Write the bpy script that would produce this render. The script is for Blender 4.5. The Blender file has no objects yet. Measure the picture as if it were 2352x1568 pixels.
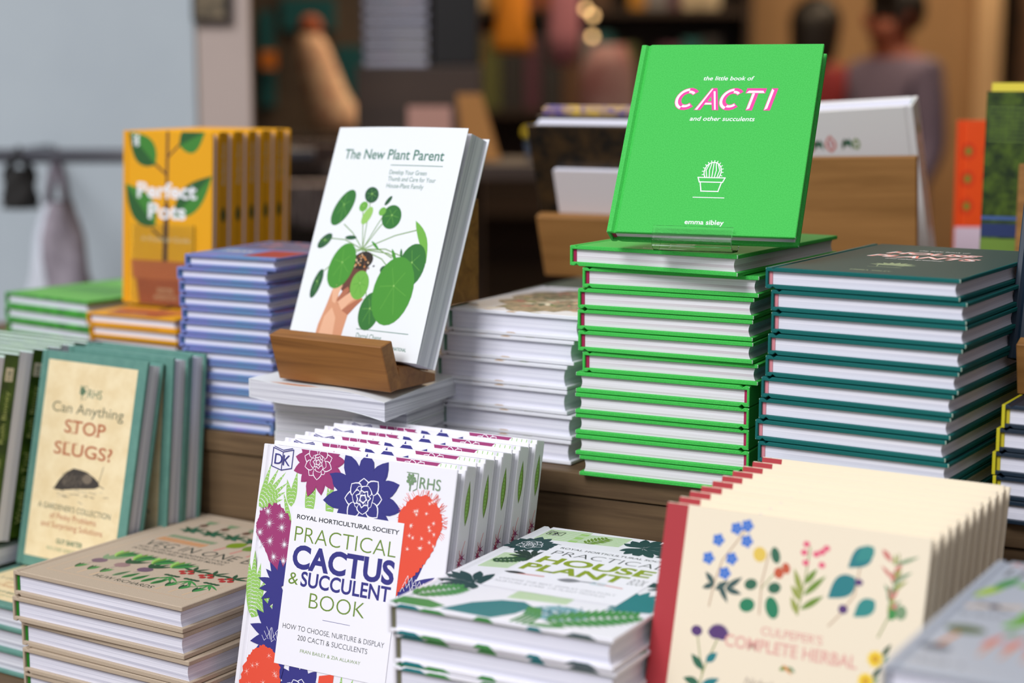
import bpy, bmesh, math, random
from mathutils import Vector, Matrix
rnd = random.Random(7)
S = bpy.context.scene
COL = S.collection
R = math.radians

# ------------------------------------------------------------------ camera
EYE = 1.35                                    # eye height of the photographer
cam_d = bpy.data.cameras.new('camera')
cam = bpy.data.objects.new('camera', cam_d); COL.objects.link(cam)
cam.location = (0, 0, EYE)
cam.rotation_euler = (R(90 - 8.7), 0, 0)
cam_d.sensor_width = 36.0
cam_d.lens = 4000.0 / 2352.0 * 36.0
cam_d.clip_start = 0.05
cam_d.dof.use_dof = True
cam_d.dof.focus_distance = 1.50
cam_d.dof.aperture_fstop = 2.8
cam_d.dof.aperture_blades = 0
S.camera = cam

# ------------------------------------------------------------------ light
world = bpy.data.worlds.new('overcast_sky'); S.world = world
world.use_nodes = True
nt = world.node_tree; nt.nodes.clear()
wo = nt.nodes.new('ShaderNodeOutputWorld'); bg = nt.nodes.new('ShaderNodeBackground')
tc = nt.nodes.new('ShaderNodeTexCoord'); sx = nt.nodes.new('ShaderNodeSeparateXYZ'); rp = nt.nodes.new('ShaderNodeValToRGB')
nt.links.new(tc.outputs['Generated'], sx.inputs[0]); nt.links.new(sx.outputs['Z'], rp.inputs[0])
rp.color_ramp.elements[0].position = 0.0; rp.color_ramp.elements[0].color = (0.48, 0.51, 0.58, 1)
rp.color_ramp.elements[1].position = 0.6; rp.color_ramp.elements[1].color = (1.30, 1.34, 1.46, 1)
nt.links.new(rp.outputs[0], bg.inputs['Color']); bg.inputs['Strength'].default_value = 0.7
nt.links.new(bg.outputs[0], wo.inputs['Surface'])


def lamp(name, kind, loc, energy, color, size=0.3, rot=(0, 0, 0), sy=None):
    d = bpy.data.lights.new(name, kind); d.energy = energy; d.color = color
    if kind == 'AREA':
        d.size = size
        if sy: d.shape = 'RECTANGLE'; d.size_y = sy
    elif kind == 'POINT': d.shadow_soft_size = size
    o = bpy.data.objects.new(name, d); COL.objects.link(o); o.location = loc; o.rotation_euler = rot
    return o


lamp('bright_sky_over_street', 'AREA', (-4.2, -3.6, 7.2), 800, (0.97, 0.97, 1.0), 3.6, (R(45), 0, R(-42)))
lamp('shop_ceiling_light', 'AREA', (0.4, 5.0, 2.75), 60, (1.0, 0.76, 0.5), 1.6)
lamp('shop_wall_light', 'AREA', (1.9, 6.2, 2.6), 24, (1.0, 0.78, 0.52), 0.7)

S.view_settings.view_transform = 'Standard'
S.view_settings.look = 'None'
S.view_settings.gamma = 1.0
S.view_settings.exposure = -0.30
S.view_settings.use_curve_mapping = False


# ------------------------------------------------------------------ materials
def lin(c):
    c /= 255.0
    return c / 12.92 if c <= 0.04045 else ((c + 0.055) / 1.055) ** 2.4


MATS = {}


def M(name, rgb=None, rough=0.5, kind=None, spec=0.5, rgb2=None, scale=1.0, emit=0):
    if name in MATS: return MATS[name]
    m = bpy.data.materials.new(name); m.use_nodes = True
    t = m.node_tree; b = t.nodes['Principled BSDF']
    col = (lin(rgb[0]), lin(rgb[1]), lin(rgb[2]), 1)
    b.inputs['Base Color'].default_value = col
    b.inputs['Roughness'].default_value = rough
    b.inputs['Specular IOR Level'].default_value = spec
    m.diffuse_color = col
    L = t.links.new
    if emit:
        b.inputs['Emission Color'].default_value = col; b.inputs['Emission Strength'].default_value = emit
    if kind:
        co = t.nodes.new('ShaderNodeTexCoord')
        mp = t.nodes.new('ShaderNodeMapping'); L(co.outputs['Object'], mp.inputs[0])
    c2 = tuple(lin(v) for v in (rgb2 or rgb)) + (1,)
    if kind == 'cloth':                      # woven book cloth
        w = t.nodes.new('ShaderNodeTexNoise'); w.inputs['Scale'].default_value = 1100 * scale; w.inputs['Detail'].default_value = 2
        w2 = t.nodes.new('ShaderNodeTexWave'); w2.wave_type = 'BANDS'; w2.bands_direction = 'DIAGONAL'
        w2.inputs['Scale'].default_value = 420 * scale; w2.inputs['Distortion'].default_value = 2.0
        L(mp.outputs[0], w.inputs[0]); L(mp.outputs[0], w2.inputs[0])
        mx = t.nodes.new('ShaderNodeMix'); mx.data_type = 'RGBA'
        mx.inputs[6].default_value = col; mx.inputs[7].default_value = c2
        r = t.nodes.new('ShaderNodeMapRange'); r.inputs[1].default_value = 0.3; r.inputs[2].default_value = 0.7
        L(w.outputs[0], r.inputs[0]); L(r.outputs[0], mx.inputs[0]); L(mx.outputs[2], b.inputs['Base Color'])
        bp = t.nodes.new('ShaderNodeBump'); bp.inputs['Strength'].default_value = 0.35; bp.inputs['Distance'].default_value = 0.0002
        ad = t.nodes.new('ShaderNodeMath'); L(w.outputs[0], ad.inputs[0]); L(w2.outputs[0], ad.inputs[1])
        L(ad.outputs[0], bp.inputs['Height']); L(bp.outputs[0], b.inputs['Normal'])
    elif kind == 'pages':                    # edge of a stack of leaves: fine lines across local z
        mp.inputs['Scale'].default_value = (2.0, 2.0, 900 * scale)
        n = t.nodes.new('ShaderNodeTexNoise'); n.inputs['Scale'].default_value = 1.0; n.inputs['Detail'].default_value = 4
        n.inputs['Roughness'].default_value = 0.7
        L(mp.outputs[0], n.inputs[0])
        mx = t.nodes.new('ShaderNodeMix'); mx.data_type = 'RGBA'; mx.inputs[6].default_value = c2; mx.inputs[7].default_value = col
        r = t.nodes.new('ShaderNodeMapRange'); r.inputs[1].default_value = 0.36; r.inputs[2].default_value = 0.56
        L(n.outputs[0], r.inputs[0]); L(r.outputs[0], mx.inputs[0]); L(mx.outputs[2], b.inputs['Base Color'])
        bp = t.nodes.new('ShaderNodeBump'); bp.inputs['Strength'].default_value = 0.25; bp.inputs['Distance'].default_value = 0.0003
        L(n.outputs[0], bp.inputs['Height']); L(bp.outputs[0], b.inputs['Normal'])
    elif kind in ('wood', 'woodz'):          # grain runs along local x (or z)
        mp.inputs['Scale'].default_value = (3 * scale, 60 * scale, 60 * scale) if kind == 'wood' else (60 * scale, 60 * scale, 3 * scale)
        n = t.nodes.new('ShaderNodeTexNoise'); n.inputs['Scale'].default_value = 1.0; n.inputs['Detail'].default_value = 6
        n.inputs['Roughness'].default_value = 0.6; n.inputs['Distortion'].default_value = 0.6
        L(mp.outputs[0], n.inputs[0])
        mx = t.nodes.new('ShaderNodeMix'); mx.data_type = 'RGBA'; mx.inputs[6].default_value = c2; mx.inputs[7].default_value = col
        r = t.nodes.new('ShaderNodeMapRange'); r.inputs[1].default_value = 0.32; r.inputs[2].default_value = 0.66
        L(n.outputs[0], r.inputs[0]); L(r.outputs[0], mx.inputs[0]); L(mx.outputs[2], b.inputs['Base Color'])
        bp = t.nodes.new('ShaderNodeBump'); bp.inputs['Strength'].default_value = 0.2; bp.inputs['Distance'].default_value = 0.0006
        L(n.outputs[0], bp.inputs['Height']); L(bp.outputs[0], b.inputs['Normal'])
    elif kind == 'mottle':                   # two colour blotches (photos on covers, plaster, kraft board)
        n = t.nodes.new('ShaderNodeTexNoise'); n.inputs['Scale'].default_value = 40 * scale; n.inputs['Detail'].default_value = 6
        n.inputs['Roughness'].default_value = 0.65
        L(mp.outputs[0], n.inputs[0])
        mx = t.nodes.new('ShaderNodeMix'); mx.data_type = 'RGBA'; mx.inputs[6].default_value = col; mx.inputs[7].default_value = c2
        r = t.nodes.new('ShaderNodeMapRange'); r.inputs[1].default_value = 0.38; r.inputs[2].default_value = 0.62
        L(n.outputs[0], r.inputs[0]); L(r.outputs[0], mx.inputs[0]); L(mx.outputs[2], b.inputs['Base Color'])
    elif kind == 'vlines':                   # close vertical stripes (spines seen far off)
        mp.inputs['Scale'].default_value = (scale, 0.3, 0.3)
        n = t.nodes.new('ShaderNodeTexNoise'); n.inputs['Scale'].default_value = 60; n.inputs['Detail'].default_value = 1
        L(mp.outputs[0], n.inputs[0])
        mx = t.nodes.new('ShaderNodeMix'); mx.data_type = 'RGBA'; mx.inputs[6].default_value = col; mx.inputs[7].default_value = c2
        r = t.nodes.new('ShaderNodeMapRange'); r.inputs[1].default_value = 0.42; r.inputs[2].default_value = 0.58
        L(n.outputs[0], r.inputs[0]); L(r.outputs[0], mx.inputs[0]); L(mx.outputs[2], b.inputs['Base Color'])
    elif kind == 'clear':
        b.inputs['Transmission Weight'].default_value = 1.0; b.inputs['IOR'].default_value = 1.28; b.inputs['Specular IOR Level'].default_value = 0.3
        b.inputs['Roughness'].default_value = 0.02
    MATS[name] = m
    return m


def ink(name, r, g, b_, rough=0.5):
    return M('ink_' + name, (r, g, b_), rough)


WHITEINK = ink('white', 238, 238, 240)


# ------------------------------------------------------------------ mesh helpers
def link_mesh(name, bm, mats, parent=None, smooth=False, matrix=None):
    me = bpy.data.meshes.new(name)
    bm.to_mesh(me); bm.free()
    for m in (mats if isinstance(mats, (list, tuple)) else [mats]): me.materials.append(m)
    if smooth:
        for p in me.polygons: p.use_smooth = True
    o = bpy.data.objects.new(name, me); COL.objects.link(o)
    if parent: o.parent = parent
    if matrix is not None: o.matrix_world = matrix
    return o


def empty(name, matrix=None):
    o = bpy.data.objects.new(name, None); COL.objects.link(o); o.empty_display_size = 0.03
    if matrix is not None: o.matrix_world = matrix
    return o


def tag(o, label=None, cat=None, group=None, kind=None):
    if label: o['label'] = label
    if cat: o['category'] = cat
    if group: o['group'] = group
    if kind: o['kind'] = kind
    return o


def dup(root, matrix, label=None):
    r = root.copy(); COL.objects.link(r); r.matrix_world = matrix
    if label: r['label'] = label
    for ch in list(root.children):
        c = ch.copy(); COL.objects.link(c); c.parent = r
        for g in list(ch.children):
            d = g.copy(); COL.objects.link(d); d.parent = c
    return r


def add_box(bm, p0, p1, mi=0, bev=0.0):
    x0, y0, z0 = p0; x1, y1, z1 = p1
    v = [bm.verts.new(c) for c in ((x0, y0, z0), (x1, y0, z0), (x1, y1, z0), (x0, y1, z0), (x0, y0, z1), (x1, y0, z1), (x1, y1, z1), (x0, y1, z1))]
    fs = []
    for q in ((0, 3, 2, 1), (4, 5, 6, 7), (0, 1, 5, 4), (1, 2, 6, 5), (2, 3, 7, 6), (3, 0, 4, 7)):
        f = bm.faces.new([v[i] for i in q]); f.material_index = mi; fs.append(f)
    if bev:
        es = list({e for f in fs for e in f.edges})
        bmesh.ops.bevel(bm, geom=es, offset=bev, segments=2, profile=0.6, affect='EDGES', material=-1)


def add_prism(bm, pts, axis, d0, d1, mi=0):
    """pts: 2-D outline; axis 'x': pts=(y,z) 'y': pts=(x,z) 'z': pts=(x,y)"""
    def P(p, d):
        return {'x': (d, p[0], p[1]), 'y': (p[0], d, p[1]), 'z': (p[0], p[1], d)}[axis]
    a = [bm.verts.new(P(p, d0)) for p in pts]; b = [bm.verts.new(P(p, d1)) for p in pts]
    n = len(pts); fs = []
    for i in range(n): fs.append(bm.faces.new((a[i], a[(i + 1) % n], b[(i + 1) % n], b[i])))
    fs.append(bm.faces.new(a[::-1])); fs.append(bm.faces.new(b))
    for f in fs: f.material_index = mi
    bmesh.ops.recalc_face_normals(bm, faces=fs)
    return fs


def add_tube(bm, path, radii, seg=12, mi=0, cap=True):
    rings = []
    path = [Vector(p) for p in path]
    if not isinstance(radii, (list, tuple)): radii = [radii] * len(path)
    for i, p in enumerate(path):
        d = (path[min(i + 1, len(path) - 1)] - path[max(i - 1, 0)]).normalized()
        s = d.cross(Vector((0, 0, 1)) if abs(d.z) < 0.9 else Vector((1, 0, 0))).normalized(); q = d.cross(s)
        rings.append([bm.verts.new(p + (s * math.cos(k * 2 * math.pi / seg) + q * math.sin(k * 2 * math.pi / seg)) * radii[i]) for k in range(seg)])
    for i in range(len(rings) - 1):
        for k in range(seg):
            f = bm.faces.new((rings[i][k], rings[i][(k + 1) % seg], rings[i + 1][(k + 1) % seg], rings[i + 1][k])); f.material_index = mi
    if cap:
        f = bm.faces.new(rings[0][::-1]); f.material_index = mi; f = bm.faces.new(rings[-1]); f.material_index = mi


def boxobj(name, p0, p1, m, parent=None, bev=0.0, matrix=None):
    bm = bmesh.new(); add_box(bm, p0, p1, 0, bev)
    return link_mesh(name, bm, m, parent, matrix=matrix)


# ------------------------------------------------------------------ frames
Z3 = Vector((0, 0, 1))


def axes(yaw, lean=0.0, roll=0.0):
    """a: rightwards along the front, u: up the cover, n: out of the cover"""
    c, s = math.cos(R(yaw)), math.sin(R(yaw)); cl, sl = math.cos(R(lean)), math.sin(R(lean))
    a = Vector((c, -s, 0)); b = Vector((s, c, 0))
    u = Z3 * cl + b * sl; n = -b * cl + Z3 * sl
    if roll:
        cr, sr = math.cos(R(roll)), math.sin(R(roll))
        a, u = a * cr + u * sr, u * cr - a * sr
    return a, u, n, b


def mat4(x, y, z, loc):
    m = Matrix.Identity(4)
    for i in range(3): m[i][0], m[i][1], m[i][2], m[i][3] = x[i], y[i], z[i], loc[i]
    return m


def W(p):                                     # eye-relative position -> world
    return Vector((p[0], p[1], p[2] + EYE))


def stand(bl, yaw, lean, w, t, flip=False, roll=0.0):
    """matrix for a book whose visible face has its bottom-left corner at bl"""
    a, u, n, b = axes(yaw, lean, roll); P = W(bl)
    if not flip: return mat4(a, u, n, P - n * t)
    return mat4(-a, u, -n, P + a * w)


def lay(fl, yaw, w, h, t, spine_right=False):
    """matrix for a lying book whose TOP front-left corner is at fl"""
    a, u, n, b = axes(yaw); P = W(fl) - Z3 * t
    if not spine_right: return mat4(a, b, Z3, P)
    return mat4(-a, -b, Z3, P + a * w + b * h)


# ------------------------------------------------------------------ cover artwork (printed shapes, in mm on the cover)
_tc = {}


def glyphs(s, bold=0.0, shear=0.0, space=1.0):
    key = (s, bold, shear, space)
    if key in _tc: return _tc[key]
    c = bpy.data.curves.new('type', 'FONT'); c.body = s; c.size = 1.0; c.offset = bold; c.shear = shear
    c.space_character = space; c.resolution_u = 4; c.fill_mode = 'BOTH'
    o = bpy.data.objects.new('type', c); COL.objects.link(o)
    dg = bpy.context.evaluated_depsgraph_get()
    me = bpy.data.meshes.new_from_object(o.evaluated_get(dg))
    vs = [(v.co.x, v.co.y) for v in me.vertices]; fs = [tuple(p.vertices) for p in me.polygons]
    bpy.data.objects.remove(o); bpy.data.curves.remove(c); bpy.data.meshes.remove(me)
    x0 = min(v[0] for v in vs); x1 = max(v[0] for v in vs)
    _tc[key] = ([(v[0] - x0, v[1]) for v in vs], fs, x1 - x0)
    return _tc[key]


class Art:
    def __init__(self, scale=1.0): self.items = []; self.scale = scale      # (pts, faces, material, layer)

    def poly(self, pts, m, layer=1):
        self.items.append((list(pts), [tuple(range(len(pts)))], m, layer)); return self

    def ell(self, cx, cy, rx, ry, m, ang=0, layer=1, n=20, jag=0.0, rg=None):
        c, s = math.cos(R(ang)), math.sin(R(ang)); pts = []
        for k in range(n):
            q = 1 + (jag * (rg or rnd).uniform(-1, 1) if jag else 0)
            x = rx * q * math.cos(k * 2 * math.pi / n); y = ry * q * math.sin(k * 2 * math.pi / n)
            pts.append((cx + x * c - y * s, cy + x * s + y * c))
        return self.poly(pts, m, layer)

    def leaf(self, x0, y0, x1, y1, wd, m, layer=1, n=8, bulge=0.45, curve=0.0):
        dx, dy = x1 - x0, y1 - y0; L = math.hypot(dx, dy); ex, ey = dx / L, dy / L
        up, dn = [], []
        for k in range(n + 1):
            f = k / n
            g = math.sin(math.pi * f ** (math.log(0.5) / math.log(bulge))) * wd / 2
            cv = curve * math.sin(math.pi * f)
            x = x0 + dx * f - ey * cv; y = y0 + dy * f + ex * cv
            up.append((x - ey * g, y + ex * g)); dn.append((x + ey * g, y - ex * g))
        return self.poly(up[:-1] + [up[-1]] + dn[-2:0:-1], m, layer)

    def line(self, pts, wd, m, layer=1):
        for (x0, y0), (x1, y1) in zip(pts, pts[1:]):
            L = math.hypot(x1 - x0, y1 - y0) or 1e-9; ex, ey = (x1 - x0) / L * wd / 2, (y1 - y0) / L * wd / 2
            self.poly([(x0 - ex - ey, y0 - ey + ex), (x0 - ex + ey, y0 - ey - ex), (x1 + ex + ey, y1 + ey - ex), (x1 + ex - ey, y1 + ey + ex)], m, layer)
        return self

    def rect(self, x0, y0, x1, y1, m, layer=1): return self.poly([(x0, y0), (x1, y0), (x1, y1), (x0, y1)], m, layer)

    def star(self, cx, cy, r0, r1, n, m, layer=2, ang=0):
        pts = []
        for k in range(2 * n):
            r = r1 * (1 + 0.25 * rnd.uniform(-1, 1)) if k % 2 == 0 else r0
            a = R(ang) + k * math.pi / n; pts.append((cx + r * math.cos(a), cy + r * math.sin(a)))
        return self.poly(pts, m, layer)

    def text(self, s, x, y, cap, m, w=None, bold=0.0, shear=0.0, layer=3, align='L', ang=0.0, space=1.0):
        vs, fs, wid = glyphs(s, bold, shear, space)
        k = cap / 0.7; kx = (w / wid) if w else k
        off = {'L': 0, 'C': -wid * kx / 2, 'R': -wid * kx}[align]
        c, sn = math.cos(R(ang)), math.sin(R(ang)); out = []
        for vx, vy in vs:
            px, py = vx * kx + off, vy * k
            out.append((x + px * c - py * sn, y + px * sn + py * c))
        self.items.append((out, fs, m, layer)); return self

    def scribble(self, x, y, cap, m, w, layer=3):
        """a line of lettering too small or blurred in the photo to read"""
        g = random.Random(int(x * 7 + y * 3)); q = x
        while q < x + w:
            d = cap * g.uniform(0.25, 0.6)
            if g.random() < 0.85: self.line([(q, y), (q + d * 0.5, y + cap * g.uniform(0.5, 1))], cap * 0.16, m, layer); self.line([(q + d * 0.5, y + cap * 0.5), (q + d, y)], cap * 0.16, m, layer)
            q += d * 1.4
        return self

    def flower(self, cx, cy, r, n, m, hi, wd=0.34, rings=3, ang0=0, layer=1, sq=1.0):
        for ring, (f, m_) in enumerate(((1.0, n), (0.52, n - 3), (0.30, 7))):
            for k in range(m_):
                a = R(ang0 + 13 * ring) + 2 * math.pi * k / m_; q = r * f * rnd.uniform(0.80, 1.10); w_ = r * wd * (0.75 + 0.25 * f) * 1.1
                ly = layer + 0.3 * ring + 0.01 * (k % 2)
                self.leaf(cx, cy, cx + q * 1.05 * math.cos(a), cy + q * 1.05 * math.sin(a) * sq, w_ * 1.18, hi if ring else m, ly, bulge=0.62)
                self.leaf(cx, cy, cx + q * math.cos(a), cy + q * math.sin(a) * sq, w_, m, ly + 0.005, bulge=0.62)
        for j in range(min(rings, 2)):        # pale cut lines of the inner petals
            rr = r * (0.10 + 0.09 * j); mm = 5 + 2 * j
            for k in range(mm):
                a = R(ang0 + 17 * j) + 2 * math.pi * k / mm
                x, y = cx + rr * math.cos(a), cy + rr * math.sin(a) * sq
                tx, ty = -math.sin(a), math.cos(a) * sq; d = r * 0.075
                self.line([(x - tx * d - math.cos(a) * d, y - ty * d - math.sin(a) * d), (x, y), (x + tx * d - math.cos(a) * d, y + ty * d - math.sin(a) * d)], r * 0.022, hi, layer + 1)
        return self

    def frond(self, x0, y0, x1, y1, n, L, wd, m, layer=1, stem=0.6):
        self.line([(x0, y0), (x1, y1)], stem, m, layer)
        dx, dy = x1 - x0, y1 - y0; D = math.hypot(dx, dy); ex, ey = dx / D, dy / D
        for k in range(n):
            f = (k + 0.5) / n; x, y = x0 + dx * f, y0 + dy * f; l = L * (0.45 + 0.55 * math.sin(math.pi * (0.15 + 0.85 * f)))
            for s in (1, -1):
                self.leaf(x, y, x + (ex * 0.6 - ey * s) * l, y + (ey * 0.6 + ex * s) * l, wd, m, layer)
        return self

    def stripes(self, x0, y0, x1, y1, n, m, layer=1, duty=0.5, ang=0.0):
        h = (y1 - y0) / n
        for k in range(n): self.poly([(x0, y0 + h * k), (x1, y0 + h * k + ang), (x1, y0 + h * (k + duty) + ang), (x0, y0 + h * (k + duty))], m, layer)
        return self

    def emit(self, bm, mats, z, sign=1, mirror=None, deform=None, clip=None):
        idx = {m.name: i for i, m in enumerate(mats)}
        for k, (pts, fs, m, layer) in enumerate(sorted(self.items, key=lambda q: q[3])):
            if m.name not in idx: idx[m.name] = len(mats); mats.append(m)
            zz = z + sign * (0.00003 + k * 0.0000006)
            vs = []
            for x, y in pts:
                x, y = x / 1000 * self.scale, y / 1000 * self.scale
                if clip: x = min(max(x, clip[0]), clip[2]); y = min(max(y, clip[1]), clip[3])
                if mirror is not None: x = mirror - x
                co = Vector((x, y, zz))
                vs.append(co if deform else bm.verts.new(co))
            if deform:                        # fine triangles so that the print follows the bowed cover
                b2 = bmesh.new(); v2 = [b2.verts.new(c) for c in vs]
                for f in fs:
                    try: b2.faces.new([v2[i] for i in f])
                    except ValueError: pass
                bmesh.ops.triangulate(b2, faces=b2.faces[:])
                for _ in range(4):
                    es = [e for e in b2.edges if e.calc_length() > 0.009]
                    if not es: break
                    bmesh.ops.subdivide_edges(b2, edges=es, cuts=1); bmesh.ops.triangulate(b2, faces=[f for f in b2.faces if len(f.verts) > 3])
                mp = {v: bm.verts.new(deform(v.co)) for v in b2.verts}
                for f in b2.faces:
                    fc = bm.faces.new([mp[v] for v in f.verts]); fc.material_index = idx[m.name]; fc.normal_update()
                    if fc.normal.z * sign < 0: fc.normal_flip()
                b2.free(); continue
            for f in fs:
                try: fc = bm.faces.new([vs[i] for i in f])
                except ValueError: continue
                fc.material_index = idx[m.name]; fc.normal_update()
                if fc.normal.z * sign < 0: fc.normal_flip()


# ------------------------------------------------------------------ books
def hardcover(name, w, h, t, cover, pages, head=None, art=None, back=None, spine=None, board=0.0035, over=0.0034, endpaper=None, edge=None, worn=None, spine_part=None):
    """hardback: origin at its back / tail / spine corner; x to the fore-edge, y to the head, z to the front board"""
    root = empty(name)
    bm = bmesh.new(); b = board; g0, g1, g2 = 0.0045, 0.0068, 0.0095; dp = 0.0019; sp = 0.0024; e = 0.0006
    prof = [(w - e, t), (g2, t), (g1, t - dp), (g0, t - 0.0001), (e * 2, t - 0.0002), (e * 0.6, t - e * 0.6), (0, t - e * 2.2), (0, e * 2.2), (e * 0.6, e * 0.6), (e * 2, 0.0002), (g0, 0.0001), (g1, dp), (g2, 0), (w - e, 0),
            (w, e), (w, b - e), (w - e, b), (sp, b), (sp, t - b), (w - e, t - b), (w, t - b + e), (w, t - e)]
    add_prism(bm, prof, 'y', 0.0, h)
    es = [ed for ed in bm.edges if ed.is_manifold and ed.calc_face_angle(0) > 1.2 and abs(ed.verts[0].co.y - ed.verts[1].co.y) < 1e-6]
    bmesh.ops.bevel(bm, geom=es, offset=0.0005, segments=1, affect='EDGES')
    mats = [cover]
    clip = (0.0001, 0.0005, w - 0.0006, h - 0.0005)
    if art: art.emit(bm, mats, t, 1, clip=clip)
    if back: back.emit(bm, mats, 0.0, -1, mirror=w, clip=clip)
    if spine:                                 # (pts along y, across z)
        for pts, fs, m, layer in spine.items:
            if m not in mats: mats.append(m)
            vs = [bm.verts.new((-0.00004 * layer, x / 1000, t - y / 1000)) for x, y in pts]
            for f in fs:
                fc = bm.faces.new([vs[i] for i in f]); fc.material_index = mats.index(m); fc.normal_update()
                if fc.normal.x > 0: fc.normal_flip()
    if worn:                                  # rubbed corners of the cloth
        mats.append(worn); wi = len(mats) - 1
        for f in bm.faces:
            c = f.calc_center_median()
            if f.material_index == 0 and f.calc_area() < 4e-6 and (c.y < 0.0008 or c.y > h - 0.0008) and (c.x > w - 0.0012 or c.x < 0.0008): f.material_index = wi
    for x0, x1, f0, f1, m in (edge or ()):    # artwork wrapping over the tail edge of the boards
        if m not in mats: mats.append(m)
        for zb, zs in ((t - b, b), (0, b)):
            vs = [bm.verts.new((x / 1000, -0.00005, zb + zs * f)) for x, f in ((x0, f0), (x1, f0), ((x1 * 3 + x0) / 4, f1), ((x0 * 3 + x1) / 4, f1))]
            bm.faces.new(vs).material_index = mats.index(m)
    link_mesh('cover', bm, mats, root)
    if spine_part: boxobj('spine', (-0.0004, -0.0003, 0.0001), (0.0024, h + 0.0003, t - 0.0001), spine_part, root, 0.0004)
    bm = bmesh.new(); n = 6; x0 = sp + 0.0018; pr = []
    for k in range(n + 1):                    # hollowed fore-edge
        f = k / n; pr.append((w - over - 0.0016 * math.sin(math.pi * f), b + 0.00005 + (t - 2 * b - 0.0001) * f))
    add_prism(bm, [(x0, b + 0.00005)] + pr + [(x0, t - b - 0.00005)], 'y', over, h - over)
    pbk = link_mesh('page_block', bm, pages, root)
    if head:                                  # sewn to the leaves: a sub-part of the page block
        boxobj('headband', (sp, over - 0.0008, b), (sp + 0.0030, h - over + 0.0008, t - b), head, pbk)
    if endpaper:
        boxobj('endpaper', (x0, over - 0.0006, t - b - 0.0012), (w - over + 0.0008, h - over + 0.0006, t - b + 0.0001), endpaper, root)
    return root


def paperback(name, w, h, t, cover, pages, art=None, deform=None, lift=0.0, inset=0.0, spine=None, back=None):
    root = empty(name)
    bm = bmesh.new(); c = 0.0005
    prof = [(w, t + c), (0.0006, t + c), (0, t), (0, c), (0.0006, 0), (w, 0), (w, c), (0.0012, c), (0.0012, t), (w, t)]
    if lift or deform:
        pr = []
        N = 28
        for k in range(N + 1): pr.append((w - (w - 0.0006) * k / N, t + c))
        pr += [(0, t), (0, c), (0.0006, 0)] + [(0.0006 + (w - 0.0006) * k / N, 0) for k in range(1, N + 1)]
        pr += [(w - (w - 0.0012) * k / N, c) for k in range(N + 1)] + [(0.0012 + (w - 0.0012) * k / N, t) for k in range(N + 1)]
        prof = pr
    nseg = 8 if (lift or deform) else 1
    rows = []
    for j in range(nseg + 1): rows.append([bm.verts.new((p[0], h * j / nseg, p[1])) for p in prof])
    n = len(prof)
    for j in range(nseg):
        for i in range(n): bm.faces.new((rows[j][i], rows[j][(i + 1) % n], rows[j + 1][(i + 1) % n], rows[j + 1][i]))
    bm.faces.new(rows[0][::-1]); bm.faces.new(rows[-1])
    bmesh.ops.recalc_face_normals(bm, faces=bm.faces[:])

    def dl(co):                               # the front cover bows away from the pages
        co = co.copy()
        if lift and co.z > t - 0.0002:
            f = max(0, co.x / w); g = co.y / h
            co.z += lift * f ** 1.6 * (0.35 + 0.65 * g) + lift * 0.55 * math.sin(math.pi * f) * g
        return deform(co) if deform else co
    for v in bm.verts: v.co = dl(v.co)
    mats = [cover]
    if art: art.emit(bm, mats, t + c, 1, deform=dl, clip=(0.0003, 0.0003, w - 0.0003, h - 0.0003))
    if back: back.emit(bm, mats, 0.0, -1, mirror=w, clip=(0.0003, 0.0003, w - 0.0003, h - 0.0003))
    if spine:
        for pts, fs, m, layer in spine.items:
            if m not in mats: mats.append(m)
            vs = [bm.verts.new((-0.00004 * layer, x / 1000, t - y / 1000)) for x, y in pts]
            for f in fs: bm.faces.new([vs[i] for i in f]).material_index = mats.index(m)
    link_mesh('cover', bm, mats, root)
    bm = bmesh.new(); N = 14 if deform else 1
    rows = []
    for j in range(nseg + 1):
        rr = []
        for k in range(N + 1): rr.append(((0.0013 + (w - 0.0013 - inset) * k / N), t))
        for k in range(N + 1): rr.append((w - inset - (w - inset - 0.0013) * k / N, c))
        rows.append([bm.verts.new((p[0], 0.0002 + (h - 0.0004 - inset) * j / nseg, p[1])) for p in rr])
    n = len(rows[0])
    for j in range(nseg):
        for i in range(n): bm.faces.new((rows[j][i], rows[j][(i + 1) % n], rows[j + 1][(i + 1) % n], rows[j + 1][i]))
    bm.faces.new(rows[0][::-1]); bm.faces.new(rows[-1])
    bmesh.ops.recalc_face_normals(bm, faces=bm.faces[:])
    if deform:
        for v in bm.verts: v.co = deform(v.co.copy())
    link_mesh('page_block', bm, pages, root)
    return root


ORD = ['topmost', 'second from the top', 'third from the top', 'fourth from the top', 'fifth from the top', 'sixth from the top', 'seventh from the top',
       'eighth from the top', 'ninth from the top', 'tenth from the top', 'eleventh from the top', 'twelfth from the top', 'thirteenth from the top']
FRO = ['frontmost', 'second from the front', 'third from the front', 'fourth from the front', 'fifth from the front', 'sixth from the front', 'seventh from the front',
       'eighth from the front', 'ninth from the front', 'tenth from the front', 'eleventh from the front', 'twelfth from the front']


def pile(proto, fl_top, yaw, w, h, t, n, label, cat, group, dx=None, dyaw=None, flips=(), first=True, bottom=None, dy=None):
    """stack of n books; fl_top is the top front-left corner of the stack, label has %s for the rank"""
    tag(proto, None, cat, group)
    for k in range(n):
        yw = yaw + (dyaw[k] if dyaw else rnd.uniform(-1.6, 1.6))
        ox = dx[k] if dx else rnd.uniform(-0.003, 0.003)
        a, u, nn, b = axes(yaw)
        oy = dy[k] if dy else rnd.uniform(-0.002, 0.002)
        P = Vector(fl_top) + a * ox + b * oy - Z3 * (t * k)
        m = lay(P, yw, w, h, t - 0.0006, k in flips)
        lb = label % (ORD[k] if not (bottom and k == n - 1) else bottom)
        if k == 0 and first: proto.matrix_world = m; proto['label'] = lb
        else: dup(proto, m, lb)


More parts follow.
